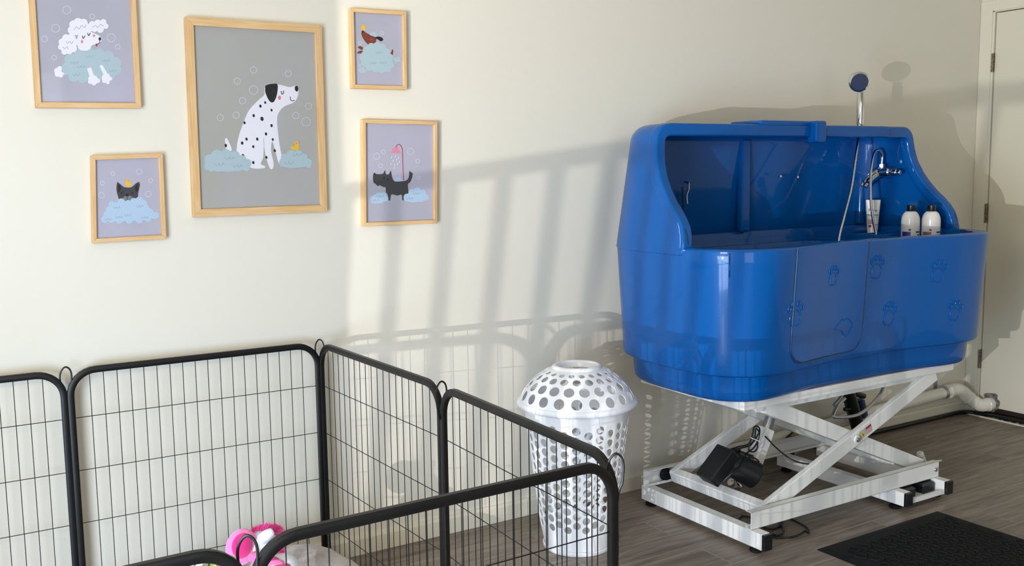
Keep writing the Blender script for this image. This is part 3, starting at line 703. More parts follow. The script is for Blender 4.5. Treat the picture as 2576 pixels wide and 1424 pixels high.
# inner deck at z 1.055 running round the basin; basin outline is a rounded rectangle left of the shelf
def rrect(x0, x1, y0, y1, r, z, n=NO):
    P = []
    for cx_, cy_, a0 in ((x1-r, y0+r, -PI/2), (x1-r, y1-r, 0), (x0+r, y1-r, PI/2), (x0+r, y0+r, PI)):
        for k in range(9): a = a0+PI/2*k/8; P.append(Vector((cx_+r*math.cos(a), cy_+r*math.sin(a), z)))
    return P
def polar_match(P, ref, c):   # point of closed polygon P hit by the ray from c towards each ref point
    out = []
    for q in ref:
        d_ = Vector((q.x-c.x, q.y-c.y)); best = None
        for a, b in zip(P, P[1:]+P[:1]):
            e = Vector((b.x-a.x, b.y-a.y)); w_ = Vector((a.x-c.x, a.y-c.y)); den = d_.x*e.y-d_.y*e.x
            if abs(den) < 1e-12: continue
            t = (w_.x*e.y-w_.y*e.x)/den; s_ = (w_.x*d_.y-w_.y*d_.x)/den
            if t > 0 and -1e-6 <= s_ <= 1+1e-6 and (best is None or t > best[0]): best = (t, Vector((c.x+d_.x*t, c.y+d_.y*t, a.z)))
        out.append(best[1])
    return out
cb = Vector((2.98, -0.45, 0))
inner_last = rings[-1]
b0 = polar_match(rrect(2.425, 3.56, -0.765, -0.165, 0.13, 1.055), inner_last, cb)
b1 = polar_match(rrect(2.435, 3.55, -0.755, -0.175, 0.13, 1.03), inner_last, cb)
b2 = polar_match(rrect(2.48, 3.50, -0.72, -0.22, 0.12, 0.72), inner_last, cb)
b3 = polar_match(rrect(2.52, 3.46, -0.68, -0.26, 0.10, 0.69), inner_last, cb)
prevV = V[-1]
for R in (b0, b1, b2, b3):
    nv = [bm.verts.new(p-BL) for p in R]
    for k in range(NO): bm.faces.new((prevV[k], prevV[(k+1) % NO], nv[(k+1) % NO], nv[k]))
    prevV = nv
bm.faces.new(prevV)
tub = obj('tub', bm, M['blue'], bath, smooth=38)
# shelf dividers, higher back ledge and the moulded deck at the right end
bm = bmesh.new()
def bx(bm, lo, hi, mi=0): box(bm, Vector(lo)-BL, Vector(hi)-BL, mi)
for y in (-0.455, -0.370, -0.235): bx(bm, (3.585, y-0.008, 1.05), (3.875, y+0.008, 1.092))
bx(bm, (3.570, -0.72, 1.05), (3.586, -0.15, 1.092))
obj('shelf_divider', bm, M['blue'], bath, bevel=0.004)
for x, y in ((3.86, -0.70), (3.80, -0.765)):
    bm = bmesh.new(); cyl(bm, Vector((x, y, 1.108))-BL, Vector((x, y, 1.1145))-BL, 0.009, 16); obj('deck_plug', bm, M['dblue'], bath, smooth=True)
# entry door in the front of the tub, sitting a hair proud
def front_patch(name, x0, x1, z0, z1, r, proud, m, nx=28, nz=26, thick=0.006):
    bm = bmesh.new(); G = []
    for j in range(nz+1):
        z = z0+(z1-z0)*j/nz; ins = 0
        if z-z0 < r: ins = r-math.sqrt(max(r*r-(r-(z-z0))**2, 0))
        G.append([bm.verts.new(front_point(x0+ins+(x1-x0-2*ins)*i/nx, z, proud)[0]-BL) for i in range(nx+1)])
    for j in range(nz):
        for i in range(nx): bm.faces.new((G[j][i], G[j][i+1], G[j+1][i+1], G[j+1][i]))
    o = obj(name, bm, m, bath, smooth=50); solid(o, thick, -1 if True else 1); return o
E_ = [(0, 0.0)]
fd = front_patch('entry_door', 2.650, 3.098, 0.690, 1.108, 0.07, 0.0045, M['blue'])
# raised seam that outlines the door
bm = bmesh.new(); path = [(2.647, 1.11), (2.647, 0.9), (2.649, 0.76), (2.662, 0.712), (2.70, 0.690), (2.80, 0.686), (2.95, 0.686), (3.05, 0.690), (3.088, 0.715), (3.100, 0.77), (3.101, 0.9), (3.101, 1.11)]
P3 = [front_point(p.x, p.z, 0.001)[0]-BL for p in smooth_path([(a, 0, b) for a, b in path], 6)]
tube(bm, P3, 0.0030, 6); obj('door_seal', bm, M['dblue'], bath, smooth=True)
# moulded paw prints
def paw(px, py, sc=1.0, tilt=0.0):
    g0 = None
    y = -0.80
    for _ in range(4):
        g0 = at_y(px, py, y); y = front_point(min(max(g0.x, 2.45), 3.84), g0.z)[0].y
    x, z = g0.x, g0.z; bm = bmesh.new()
    def ridge(pts, closed=False):
        Q = []
        for u, w in pts:
            uu = u*math.cos(tilt)-w*math.sin(tilt); ww = u*math.sin(tilt)+w*math.cos(tilt)
            p, n = front_point(min(max(x+uu*sc, 2.42), 3.86), z+ww*sc, 0.0055 if 2.655 < x+uu*sc < 3.095 else 0.001); Q.append(p-BL)
        tube(bm, Q, 0.0022, 6, closed=closed)
    ridge([(0.026*math.cos(a), -0.020+0.026*math.sin(a)) for a in [PI*(1.08-0.98*k/10)+0.0 for k in range(11)]])
    ridge([(-0.026, -0.022), (-0.022, -0.040), (-0.010, -0.047), (0.0, -0.044), (0.010, -0.047), (0.022, -0.040), (0.026, -0.022)])
    for u, w in ((-0.030, 0.012), (-0.012, 0.026), (0.010, 0.027), (0.030, 0.013)):
        ridge([(u+0.0075*math.cos(2*PI*k/12), w+0.010*math.sin(2*PI*k/12)) for k in range(12)], True)
    return obj('paw_print', bm, M['blue'], bath, smooth=True)
for px, py, sc, tl in ((2093, 690, 0.9, -0.1), (2207, 668, 1.1, -0.1), (2364, 678, 1.1, -0.15), (1999, 785, 1.1, 0), (2239, 785, 1.15, -0.15), (2404, 778, 1.0, -0.1), (1834, 668, 1.0, 0.1)):
    paw(px, py, sc, tl)
# outline of a sitting dog moulded low on the door
bm = bmesh.new(); dogpts = [(2092, 826), (2104, 812), (2112, 800), (2116, 806), (2126, 800), (2134, 806), (2140, 815), (2136, 828), (2132, 838), (2126, 845), (2118, 842), (2112, 832), (2100, 830)]
Q = []
for a, b in dogpts:
    g0 = at_y(a, b, -0.79); Q.append(front_point(min(g0.x, 3.08), g0.z, 0.005)[0]-BL)
tube(bm, smooth_path(Q, 3, True), 0.0018, 6, closed=True); obj('moulded_dog_outline', bm, M['blue'], bath, smooth=True)

# splash guard -------------------------------------------------------------------
ZT = 1.562
fc = [(1.085, -0.612), (1.113, -0.616), (1.145, -0.612), (1.175, -0.602), (1.200, -0.585), (1.230, -0.558), (1.256, -0.528), (1.30, -0.488), (1.341, -0.458), (1.40, -0.428), (1.45, -0.414), (1.50, -0.408), (1.60, -0.408)]
def yfront(z):
    for (z0, y0), (z1, y1) in zip(fc, fc[1:]):
        if z0 <= z <= z1: return y0+(y1-y0)*(z-z0)/(z1-z0)
    return fc[-1][1]
# path along the outline: left front -> rear -> right front (indices where y rises)
li = [i for i in range(NO) if OUT[i].x < XC]
order = list(range(NO))
# start at the front waist and walk to the left
if OUT[5].x > OUT[0].x: order = [(-k) % NO for k in range(NO)]
walk = [OUT[i] for i in order]; wn = [NRM[i] for i in order]
def guard_row(z, off, n=150):
    yf = yfront(z); pts = []
    idx = [k for k in range(NO) if True]
    i0 = next(k for k in range(10, NO) if walk[k].y > yf and walk[k].x < XC)
    i1 = next(k for k in range(NO-10, 0, -1) if walk[k].y > yf and walk[k].x > XC)
    def pt(k): return Vector((walk[k].x+wn[k].x*off, walk[k].y+wn[k].y*off, z))
    def edge(a, b):
        f = (yf-walk[a].y)/(walk[b].y-walk[a].y); return pt(a).lerp(pt(b), f)
    P = [edge(i0-1, i0)]+[pt(k) for k in range(i0, i1+1)]+[edge(i1+1, i1)]
    return resample(P, n, False)
zs = [1.085, 1.10, 1.113, 1.13, 1.15, 1.175, 1.20, 1.23, 1.256, 1.28, 1.30, 1.32, 1.341, 1.37, 1.40, 1.43, 1.46, 1.49]
rowsG = []
def goff(z): return 0.030-0.055*max(0, (z-1.085)/0.405)
for z in zs: rowsG.append(guard_row(z, goff(z)))
o0 = goff(1.49); r_ = 0.072
for k in range(1, 7):
    a = PI/2*k/6; rowsG.append(guard_row(1.49+r_*math.sin(a), o0-r_*(1-math.cos(a))))
top = rowsG[-1]; n = len(top)
xL, xR = top[0].x, top[-1].x
tl = []
for k in range(n):
    f = k/(n-1)
    tgt = Vector((xL+0.012+(xR-xL-0.024)*max(0, min(1, (f-0.13)/0.74)), -0.412 if True else 0, ZT+0.001)); tl.append(tgt)
mid = [a.lerp(b, 0.5) for a, b in zip(top, tl)]
bm = bmesh.new(); loft(bm, rowsG+[mid, tl], closed=False)
bmesh.ops.remove_doubles(bm, verts=bm.verts[:], dist=0.0008)
gd = obj('splash_guard', bm, M['blue'], bath, smooth=45)
s = gd.modifiers.new('solidify', 'SOLIDIFY'); s.thickness = 0.046; s.offset = -1; s.use_even_offset = True; s.thickness_clamp = 0.6
b = gd.modifiers.new('bevel', 'BEVEL'); b.width = 0.010; b.segments = 3; b.limit_method = 'ANGLE'; b.angle_limit = math.radians(50)
# front lip of the roof: long left rail, short right rail, and the clasp bridging them
def lip_path():
    L, Rr = [], []; nr = len(rowsG)
    for i, row in enumerate(rowsG):
        k = max(0, i-(nr-7)); a = PI/2*k/6; off_ = 0.0235
        L.append(row[0]+Vector((math.cos(a)*off_, 0.016, -math.sin(a)*off_))); Rr.append(row[-1]+Vector((-math.cos(a)*off_, 0.016, -math.sin(a)*off_)))
    return L+Rr[::-1]
LP = lip_path(); bm = bmesh.new(); tube(bm, [p-BL for p in LP], 0.0245, square=True, rx=0.0245, up=Vector((0, -1, 0)))
obj('edge_lip', bm, M['blue'], gd, smooth=50, bevel=0.006)
bm = bmesh.new(); bx(bm, (3.26, -0.438, 1.514), (3.705, -0.395, ZT+0.001)); obj('roof_rail', bm, M['blue'], gd, bevel=0.012)
bm = bmesh.new(); bx(bm, (2.93, -0.42, ZT-0.004), (3.275, -0.24, ZT+0.018)); bx(bm, (3.215, -0.455, 1.490), (3.275, -0.40, ZT+0.018)); obj('roof_clasp', bm, M['blue'], gd, bevel=0.010)
# inner ribs of the guard
bm = bmesh.new(); bx(bm, (3.10, -0.150, 1.11), (3.155, -0.115, 1.515)); obj('rib', bm, M['blue'], gd, bevel=0.010)
bm = bmesh.new(); cyl(bm, Vector((3.855, -0.170, 1.11))-BL, Vector((3.855, -0.170, 1.44))-BL, 0.024, 24, bev=0.02); obj('rib', bm, M['blue'], gd, smooth=True)
# hand slots near each foot
for sx in (2.358, 3.932):
    bm = bmesh.new(); tube(bm, smooth_path([Vector((sx, yfront(z)-0.0085, z))-BL for z in (1.122, 1.14, 1.16, 1.18, 1.195)], 5), 0.0045, 8); obj('foot_slot', bm, M['dblue'], gd, smooth=True)
# chrome bolts through the guard
for x, z in ((3.43, 1.345), (3.32, 1.35)):
    bm = bmesh.new(); cyl(bm, Vector((x, -0.150, z))-BL, Vector((x, -0.166, z))-BL, 0.005, 12); obj('guard_bolt', bm, M['chrome'], gd, smooth=True)
# restraint strap hanging inside the left wall
bm = bmesh.new(); p0 = at_y(1716, 470, -0.17)
tube(bm, [p0-BL, p0+Vector((0.004, -0.004, -0.10))-BL, p0+Vector((0.01, -0.005, -0.24))-BL], 0.012, rx=0.003, square=True)
st = obj('restraint_strap', bm, M['black'], bath)
bm = bmesh.new(); tube(bm, smooth_path([p0+Vector(v)-BL for v in ((0.0, -0.01, 0.02), (0.022, -0.012, 0.016), (0.026, -0.012, -0.01), (0.016, -0.012, -0.035), (0.018, -0.012, -0.07))], 5), 0.004, 8); obj('snap_hook', bm, M['chrome'], st, smooth=True)

# tap, hose and hand shower
S = lambda a, b, Y: at_y(a, b, Y)-BL
SX = lambda a, b, X_: at_x(a, b, X_)-BL
bm = bmesh.new()
cyl(bm, SX(2192, 437, 3.82), SX(2240, 432, 3.82), 0.021, 20, bev=0.006)
cyl(bm, SX(2236, 433, 3.82), SX(2257, 434, 3.82), 0.015, 16, bev=0.004); cyl(bm, SX(2254, 434, 3.82), SX(2265, 434, 3.82), 0.011, 12, bev=0.002)
cyl(bm, SX(2216, 434, 3.82), SX(2216, 434, 3.82)+Vector((0.07, 0, 0)), 0.026, 20)
tube(bm, smooth_path([SX(2212, 436, 3.82), SX(2195, 446, 3.79), SX(2180, 462, 3.76), SX(2175, 470, 3.75)], 5), [0.020]*10+[0.013]*6, 12)
cyl(bm, SX(2218, 428, 3.82), SX(2218, 412, 3.82), 0.011, 12); cyl(bm, SX(2218, 420, 3.82), SX(2218, 414, 3.82), 0.015, 6)
tap = obj('mixer_tap', bm, M['chrome'], bath, smooth=35)
bm = bmesh.new(); tube(bm, smooth_path([SX(2205, 428, 3.80), SX(2188, 440, 3.775), SX(2172, 458, 3.75), SX(2163, 470, 3.74)], 5), 0.011, rx=0.005, square=True); obj('tap_lever', bm, M['chrome'], tap, smooth=True)
bm = bmesh.new()
hp = [SX(2218, 414, 3.82), SX(2219, 392, 3.82), SX(2212, 378, 3.80), SX(2199, 385, 3.77), SX(2192, 420, 3.74), SX(2190, 480, 3.72), SX(2194, 540, 3.70), S(2205, 598, -0.42), S(2208, 640, -0.44), S(2190, 700, -0.46), S(2150, 715, -0.46), S(2112, 665, -0.44), S(2110, 605, -0.42), S(2125, 540, -0.41), S(2142, 470, -0.39), S(2152, 400, -0.37), S(2160, 340, -0.35), S(2164, 300, -0.335)]
hose = smooth_path(hp, 14); tube(bm, hose, [0.0062 if k % 2 else 0.0056 for k in range(len(hose))], 10); obj('shower_hose', bm, M['chrome'], bath, smooth=True)
bm = bmesh.new()
h0, h1 = S(2163, 322, -0.335), S(2166, 232, -0.335)
tube(bm, [h0, h0.lerp(h1, 0.15), h0.lerp(h1, 0.7), h1], [0.012, 0.0155, 0.017, 0.015], 16)
hc = S(2160, 205, -0.335); fd_ = Vector((-0.62, -0.72, -0.20)).normalized()
cyl(bm, hc-fd_*0.012, hc+fd_*0.024, 0.044, 32, bev=0.007); cyl(bm, hc-fd_*0.03, hc-fd_*0.01, 0.030, 24, bev=0.01)
sh = obj('shower_head', bm, M['chrome'], bath, smooth=35)
bm = bmesh.new(); cyl(bm, hc+fd_*0.022, hc+fd_*0.026, 0.037, 32, bev=0.002); obj('spray_face', bm, M['dblue'], sh, smooth=True)

# white support plate under the tub
bm = bmesh.new(); bx(bm, (2.515, -0.755, 0.521), (3.755, -0.175, 0.555)); obj('support_plate', bm, M['white_metal'], bath, bevel=0.003)
bm = bmesh.new()
for y0, y1 in ((-0.713, -0.710), (-0.222, -0.219)): bx(bm, (2.62, y0, 0.492), (3.70, y1, 0.522))
obj('upper_guide_rail', bm, M['white_metal'], bath)
# base crossbars with caps and feet
def rect_bar(name, lo, hi, cap_lo=True, cap_hi=True):
    bm = bmesh.new(); bx(bm, lo, hi); o = obj(name, bm, M['white_metal'], bath, bevel=0.002)
    for on, y, s_ in ((cap_lo, lo[1], -1), (cap_hi, hi[1], 1)):
        if on:
            bm = bmesh.new(); tk = 0.014 if s_ < 0 else 0.004; bx(bm, (lo[0]+0.0005, min(y, y+s_*tk), lo[2]+0.0005), (hi[0]-0.0005, max(y, y+s_*tk), hi[2]-0.0005)); obj('end_cap', bm, M['black'], o, bevel=0.002)
    return o
def foot(x, y, zb):
    bm = bmesh.new(); lathe(bm, [(0.020, 0.0), (0.024, 0.004), (0.024, 0.010), (0.018, 0.015), (0.007, 0.016), (0.007, zb)], Vector((x, y, 0))-BL, 24); obj('levelling_foot', bm, M['rubber'], bath, smooth=True)
rect_bar('base_crossbar', (2.532, -0.835, 0.020), (2.574, -0.160, 0.080)); foot(2.552, -0.79, 0.022); foot(2.552, -0.20, 0.022)
rect_bar('base_crossbar', (3.335, -0.835, 0.024), (3.377, -0.160, 0.080)); rect_bar('base_crossbar', (3.600, -0.835, 0.024), (3.642, -0.160, 0.080))
for x in (3.356, 3.621):
    for y in (-0.78, -0.20): foot(x, y, 0.026)
bm = bmesh.new(); bx(bm, (3.377, -0.830, 0.026), (3.600, -0.60, 0.032)); bx(bm, (3.377, -0.834, 0.026), (3.600, -0.828, 0.046)); obj('pedal_tray', bm, M['white_metal'], bath)
def pedal(x0, x1):
    bm = bmesh.new(); P = [(-0.80, 0.032), (-0.80, 0.068), (-0.775, 0.076), (-0.66, 0.062), (-0.66, 0.032)]
    A = [bm.verts.new(Vector((x0, y, z))-BL) for y, z in P]; B = [bm.verts.new(Vector((x1, y, z))-BL) for y, z in P]
    for k in range(5): bm.faces.new((A[k], A[(k+1) % 5], B[(k+1) % 5], B[k]))
    bm.faces.new(A); bm.faces.new(B); o = obj('foot_switch', bm, M['black'], bath, bevel=0.004)
    bm = bmesh.new(); c = Vector(((x0+x1)/2, -0.755, 0.0735))-BL; cyl(bm, c, c+Vector((0, -0.0005, 0.003)), 0.015, 24); obj('switch_button', bm, M['steel'], o, smooth=True)
pedal(3.388, 3.462); pedal(3.512, 3.588)
# C-channel guide rails along both long sides
def channel(y_face, inward, x0, x1, z0=0.080, z1=0.147, t=0.003, lip=0.028):
    bm = bmesh.new(); s_ = inward
    def b2(ya, yb, za, zb): bx(bm, (x0, min(ya, yb), za), (x1, max(ya, yb), zb))
    b2(y_face, y_face+s_*t, z0, z1); b2(y_face, y_face+s_*lip, z1-t, z1); b2(y_face, y_face+s_*lip, z0, z0+t); b2(y_face+s_*(lip-t), y_face+s_*lip, z0, z0+0.012)
    return obj('guide_rail', bm, M['white_metal'], bath, bevel=0.0012)
r1 = channel(-0.782, 1, 2.533, 3.637); r2 = channel(-0.172, -1, 2.533, 3.637)
bm = bmesh.new(); 
for z in (0.116,): cyl(bm, Vector((3.611, -0.770, z))-BL, Vector((3.611, -0.790, z))-BL, 0.010, 18, bev=0.002)
obj('rail_bolt', bm, M['chrome'], r1, smooth=True)
# scissor arms
def arm(p, q, y0, y1, h=0.058, name='scissor_arm'):
    bm = bmesh.new(); p, q = Vector((p[0], 0, p[1])), Vector((q[0], 0, q[1])); d_ = (q-p).normalized(); nrm = Vector((-d_.z, 0, d_.x))*h/2
    ring = [p-nrm-d_*0.02, q-nrm+d_*0.02, q+nrm+d_*0.02, p+nrm-d_*0.02]
    A = [bm.verts.new(Vector((v.x, y0, v.z))-BL) for v in ring]; B = [bm.verts.new(Vector((v.x, y1, v.z))-BL) for v in ring]
    bm.faces.new(A); bm.faces.new(B)
    for k in range(4): bm.faces.new((A[k], A[(k+1) % 4], B[(k+1) % 4], B[k]))
    return obj(name, bm, M['white_metal'], bath, bevel=0.003)
aL, aH, bH, bLo = (2.665, 0.118), (3.640, 0.505), (2.700, 0.500), (3.610, 0.116)
A1 = arm(aL, aH, -0.740, -0.715); arm(aL, aH, -0.240, -0.215)
B1 = arm(bH, bLo, -0.711, -0.645, 0.060); arm(bH, bLo, -0.311, -0.245, 0.060)
cx0 = (3.150, 0.313)
bm = bmesh.new(); cyl(bm, Vector((cx0[0], -0.742, cx0[1]))-BL, Vector((cx0[0], -0.750, cx0[1]))-BL, 0.017, 24, bev=0.003); o = obj('pivot_boss', bm, M['white_metal'], A1, smooth=True)
bm = bmesh.new(); cyl(bm, Vector((cx0[0], -0.748, cx0[1]))-BL, Vector((cx0[0], -0.757, cx0[1]))-BL, 0.011, 20, bev=0.002); obj('pivot_bolt', bm, M['chrome'], A1, smooth=True)
# cross members
bm = bmesh.new()
ang = math.atan2(aH[1]-aL[1], aH[0]-aL[0]); R = Matrix.Rotation(-ang, 4, 'Y')
mt = Matrix.Translation(Vector((aL[0], 0, aL[1]))-Vector((BL.x, BL.y, BL.z))) @ R
box(bm, (-0.024, -0.740, -0.025), (0.016, -0.215, 0.025), 0, mt); obj('cross_member', bm, M['white_metal'], bath, bevel=0.004)
for (x, z, w, h) in ((2.72, 0.492, 0.03, 0.03), (3.585, 0.118, 0.035, 0.045), (3.49, 0.165, 0.006, 0.07)):
    bm = bmesh.new(); bx(bm, (x-w/2, -0.672, z-h/2), (x+w/2, -0.283, z+h/2)); obj('cross_member', bm, M['white_metal'], bath, bevel=0.002)
for y in (-0.765, -0.20):
    bm = bmesh.new(); cyl(bm, Vector((2.640, y, 0.113))-BL, Vector((2.640, y+0.022*(1 if y < -0.5 else 1), 0.113))-BL, 0.027, 28, bev=0.004); obj('roller', bm, M['rubber'], bath, smooth=True)
bm = bmesh.new(); bx(bm, (3.05, -0.33, 0.44), (3.20, -0.24, 0.522)); obj('mounting_bracket', bm, M['white_metal'], bath, bevel=0.004)
# warning stickers on the front arm
def sticker(x, parent, off=0.0):
    d_ = Vector((aH[0]-aL[0], 0, aH[1]-aL[1])).normalized(); nn = Vector((-d_.z, 0, d_.x)); c = Vector((x, -0.7412, aL[1]+(x-aL[0])*d_.z/d_.x))
    def q(u0, u1, w0, w1, y, m_, nm='panel'):
        bm = bmesh.new(); bm.faces.new([bm.verts.new(c+d_*u+nn*w+Vector((0, y, 0))-BL) for u, w in ((u0, w0), (u1, w0), (u1, w1), (u0, w1))])
        return bm
    bm = q(0, 0.075, -0.016, 0.016, 0, 0)
    def add(u0, u1, w0, w1, y, mi):
        bm.faces.new([bm.verts.new(c+d_*u+nn*w+Vector((0, y, 0))-BL) for u, w in ((u0, w0), (u1, w0), (u1, w1), (u0, w1))]).material_index = mi
    add(0.040, 0.073, 0.006, 0.015, -0.0004, 1); add(0.040, 0.073, -0.014, 0.006, -0.0004, 2)
    bm.faces.new([bm.verts.new(c+d_*u+nn*w+Vector((0, -0.0004, 0))-BL) for u, w in ((0.004, -0.012), (0.032, -0.012), (0.018, 0.013))]).material_index = 3
    bm.faces.new([bm.verts.new(c+d_*u+nn*w+Vector((0, -0.0008, 0))-BL) for u, w in ((0.014, -0.008), (0.022, -0.008), (0.018, 0.006))]).material_index = 4
    return obj('warning_sticker', bm, [M['stickw'], M['red'], M['spink'], M['yellow'], M['ink']], parent)
sticker(3.175, A1)

# linear actuator and its cables
ac = thing  # (parts of the bath)
mA, mB = S(1948, 1022, -0.47), S(1893, 1178, -0.47)
bm = bmesh.new(); cyl(bm, mA, mA.lerp(mB, 0.42), 0.022, 20); obj('actuator_rod', bm, M['steel'], bath, smooth=True)
bm = bmesh.new(); tube(bm, [mA.lerp(mB, 0.36), mB], 0.027, rx=0.026, square=True); act = obj('actuator_tube', bm, [M['white_metal']], bath, smooth=35)
bm = bmesh.new(); cyl(bm, S(1830, 1160, -0.50), S(1903, 1198, -0.56), 0.054, 28, bev=0.005); obj('motor', bm, M['black'], bath, smooth=35)
bm = bmesh.new(); cyl(bm, S(1850, 1150, -0.45), S(1897, 1166, -0.46), 0.036, 6, bev=0.003); obj('gear_housing', bm, M['black'], bath)
c0 = S(1808, 1172, -0.50); e1 = (S(1908, 1206, -0.52)-S(1826, 1172, -0.50)).normalized(); e2 = Vector((0, 0, 1))-e1*e1.z; e2.normalize(); e3 = e1.cross(e2)
tiltm = Matrix((( e1.x, e3.x, e2.x, c0.x), (e1.y, e3.y, e2.y, c0.y), (e1.z, e3.z, e2.z, c0.z), (0, 0, 0, 1))) @ Matrix.Rotation(math.radians(18), 4, 'Y')
bm = bmesh.new(); box(bm, (-0.032, -0.050, -0.076), (0.022, 0.050, 0.074), 0, tiltm); obj('control_box', bm, M['black'], bath, bevel=0.006)
bm = bmesh.new(); cyl(bm, S(1838, 1212, -0.50), S(1858, 1226, -0.50), 0.016, 16); cyl(bm, S(1846, 1207, -0.505), S(1848, 1224, -0.505), 0.012, 16); obj('clevis', bm, M['chrome'], bath, smooth=True)
def cable(pts, r=0.0032, m=None, name='cable', parent=None, n=8):
    bm = bmesh.new(); tube(bm, smooth_path(pts, n), r, 8); return obj(name, bm, m or M['black'], parent, smooth=True)
cable([S(1832, 1132, -0.52), S(1858, 1124, -0.53), S(1884, 1116, -0.54), S(1894, 1090, -0.54), S(1896, 1076, -0.54), S(1904, 1072, -0.54), S(1911, 1080, -0.54), S(1908, 1104, -0.54), S(1898, 1124, -0.54), S(1884, 1136, -0.53), S(1868, 1146, -0.50)], parent=bath)
cable([S(1830, 1135, -0.52), S(1866, 1127, -0.53), S(1890, 1118, -0.54), S(1900, 1096, -0.545), S(1901, 1079, -0.545), S(1908, 1086, -0.545), S(1900, 1106, -0.545), S(1886, 1120, -0.54), S(1884, 1132, -0.54), S(1894, 1137, -0.54), S(1904, 1130, -0.54), S(1906, 1112, -0.54)], parent=bath)
cable([S(1818, 1212, -0.54), S(1840, 1192, -0.56), S(1858, 1180, -0.57), S(1874, 1158, -0.57), S(1890, 1150, -0.57), S(1906, 1158, -0.56), S(1916, 1176, -0.55), S(1918, 1192, -0.53)], parent=bath)
cable([S(1844, 1150, -0.50), S(1850, 1136, -0.52), S(1860, 1132, -0.52), S(1862, 1142, -0.51), S(1856, 1152, -0.5)], 0.005, parent=bath)
cable([S(1925, 1098, -0.50), S(1950, 1124, -0.50), S(1975, 1145, -0.52), S(2000, 1160, -0.55), S(2030, 1167, -0.58), S(2062, 1168, -0.60)], parent=bath)
for x, y in ((1898, 1102),):
    cable([S(x-10, y-1, -0.548), S(x, y+3, -0.552), S(x+16, y+10, -0.55)], 0.0018, M['white_pl'], 'cable_tie', bath)
# grey drain hose looped under the bath with black waste fitting
cable([S(2127, 965, -0.32), S(2118, 995, -0.32), S(2098, 1020, -0.32)], 0.008, M['steel'], 'drain_hose', bath)
# waste pipe fitting
bm = bmesh.new(); cyl(bm, S(2130, 975, -0.16), S(2158, 1075, -0.14), 0.033, 24, bev=0.004); wf = obj('waste_pump', bm, M['black'], bath, smooth=35)
bm = bmesh.new(); cyl(bm, S(2150, 990, -0.15), S(2174, 997, -0.15), 0.014, 16, bev=0.003); cyl(bm, S(2124, 1030, -0.16), S(2142, 1028, -0.16), 0.010, 14, bev=0.002); obj('pump_spout', bm, M['black'], wf, smooth=35)
bm = bmesh.new(); cyl(bm, S(2160, 1005, -0.13), S(2170, 1050, -0.13), 0.028, 24, bev=0.012); obj('pump_motor', bm, M['dblue'], wf, smooth=35)
cable([S(2125, 1003, -0.22), S(2108, 1020, -0.25), S(2096, 1046, -0.27), S(2110, 1050, -0.27), S(2140, 1048, -0.25), S(2165, 1040, -0.24), S(2190, 1020, -0.23), S(2214, 992, -0.22), S(2226, 965, -0.22)], 0.0085, M['steel'], 'metal_hose', bath)
for c in bath.children:
    pass

# ------------------------------------------------------------------ bottles and tube on the bath shelf
def pump_bottle(px, Y, label, panel, group=None):
    top = at_y(px, 516, Y); k = (at_y(px+23, 560, Y)-at_y(px-23, 560, Y)).length
    base = Vector((top.x, Y, 1.056)); t = thing('shampoo_bottle', label, 'bottle', base, group)
    r = 0.0385; Hh = top.z-1.056
    bm = bmesh.new(); hb = Hh-0.026
    prof = [(r*0.9, 0.0), (r, 0.004), (r, hb-0.045)]+[(r*math.cos(a)*0.62+r*0.38, hb-0.045+0.045*math.sin(a)) for a in [PI/2*k/8 for k in range(1, 9)]]
    lathe(bm, prof, (0, 0, 0), 36); body = obj('bottle_body', bm, M['bpearl'], t, smooth=50)
    bm = bmesh.new(); lathe(bm, [(0.0165, hb-0.002), (0.0175, hb), (0.0175, hb+0.024), (0.015, hb+0.026)], (0, 0, 0), 28); obj('cap', bm, M['black'], t, smooth=40)
    view = math.atan2(CAM.y-base.y, CAM.x-base.x)
    def patch(a0, a1, z0, z1, m_, e=0.0004):
        bm = bmesh.new(); n = 8; L = []
        for i in range(n+1):
            a = view+a0+(a1-a0)*i/n; L.append([bm.verts.new(((r+e)*math.cos(a), (r+e)*math.sin(a), z)) for z in (z0, z1)])
        for a, b in zip(L, L[1:]): bm.faces.new((a[0], b[0], b[1], a[1]))
        return obj('label', bm, m_, body)
    patch(-1.5, 1.5, hb-0.090, hb-0.073, M['stickw'], 0.0002) if False else None
    patch(-0.95, 0.35-0.3, hb-0.115, hb-0.088, panel) ; patch(0.62, 1.3, hb-0.092, hb-0.086, M['ink']); patch(-0.17, 0.07, hb-0.083, hb-0.076, M['ink'])
    patch(0.85, 1.1, hb-0.105, hb-0.099, M['ink'])
    return t
pump_bottle(2292, -0.545, 'white shampoo bottle with navy label block, nearer the tap', M['navy'], None)
pump_bottle(2344, -0.605, 'white shampoo bottle with taupe label block, at the right end', M['taupe'], None)
# squeezable tube standing on its cap at the back
tb = at_y(2195, 570, -0.20); tbase = Vector((at_y(2195, 560, -0.30).x, -0.30, 1.056))
t = thing('squeeze_tube', 'white squeeze tube with teal stripes standing behind the shower hose', 'tube', tbase)
topz = at_y(2195, 503, -0.30).z-1.056
vx = Vector((CAM.x-tbase.x, CAM.y-tbase.y, 0)).normalized(); sx_ = Vector((-vx.y, vx.x, 0))
bm = bmesh.new(); R_ = []
for k in range(9):
    f = k/8; w = 0.022+0.010*f; dpt = 0.017*(1-f)+0.0015; z = 0.02+(topz-0.02)*f
    R_.append([bm.verts.new(sx_*w*math.cos(2*PI*q/24)+vx*dpt*math.sin(2*PI*q/24)+Vector((0, 0, z))) for q in range(24)])
for A, B in zip(R_, R_[1:]):
    for q in range(24): bm.faces.new((A[q], A[(q+1) % 24], B[(q+1) % 24], B[q]))
bm.faces.new(R_[0]); bm.faces.new(R_[-1]); tbd = obj('tube_body', bm, M['bpearl'], t, smooth=50)
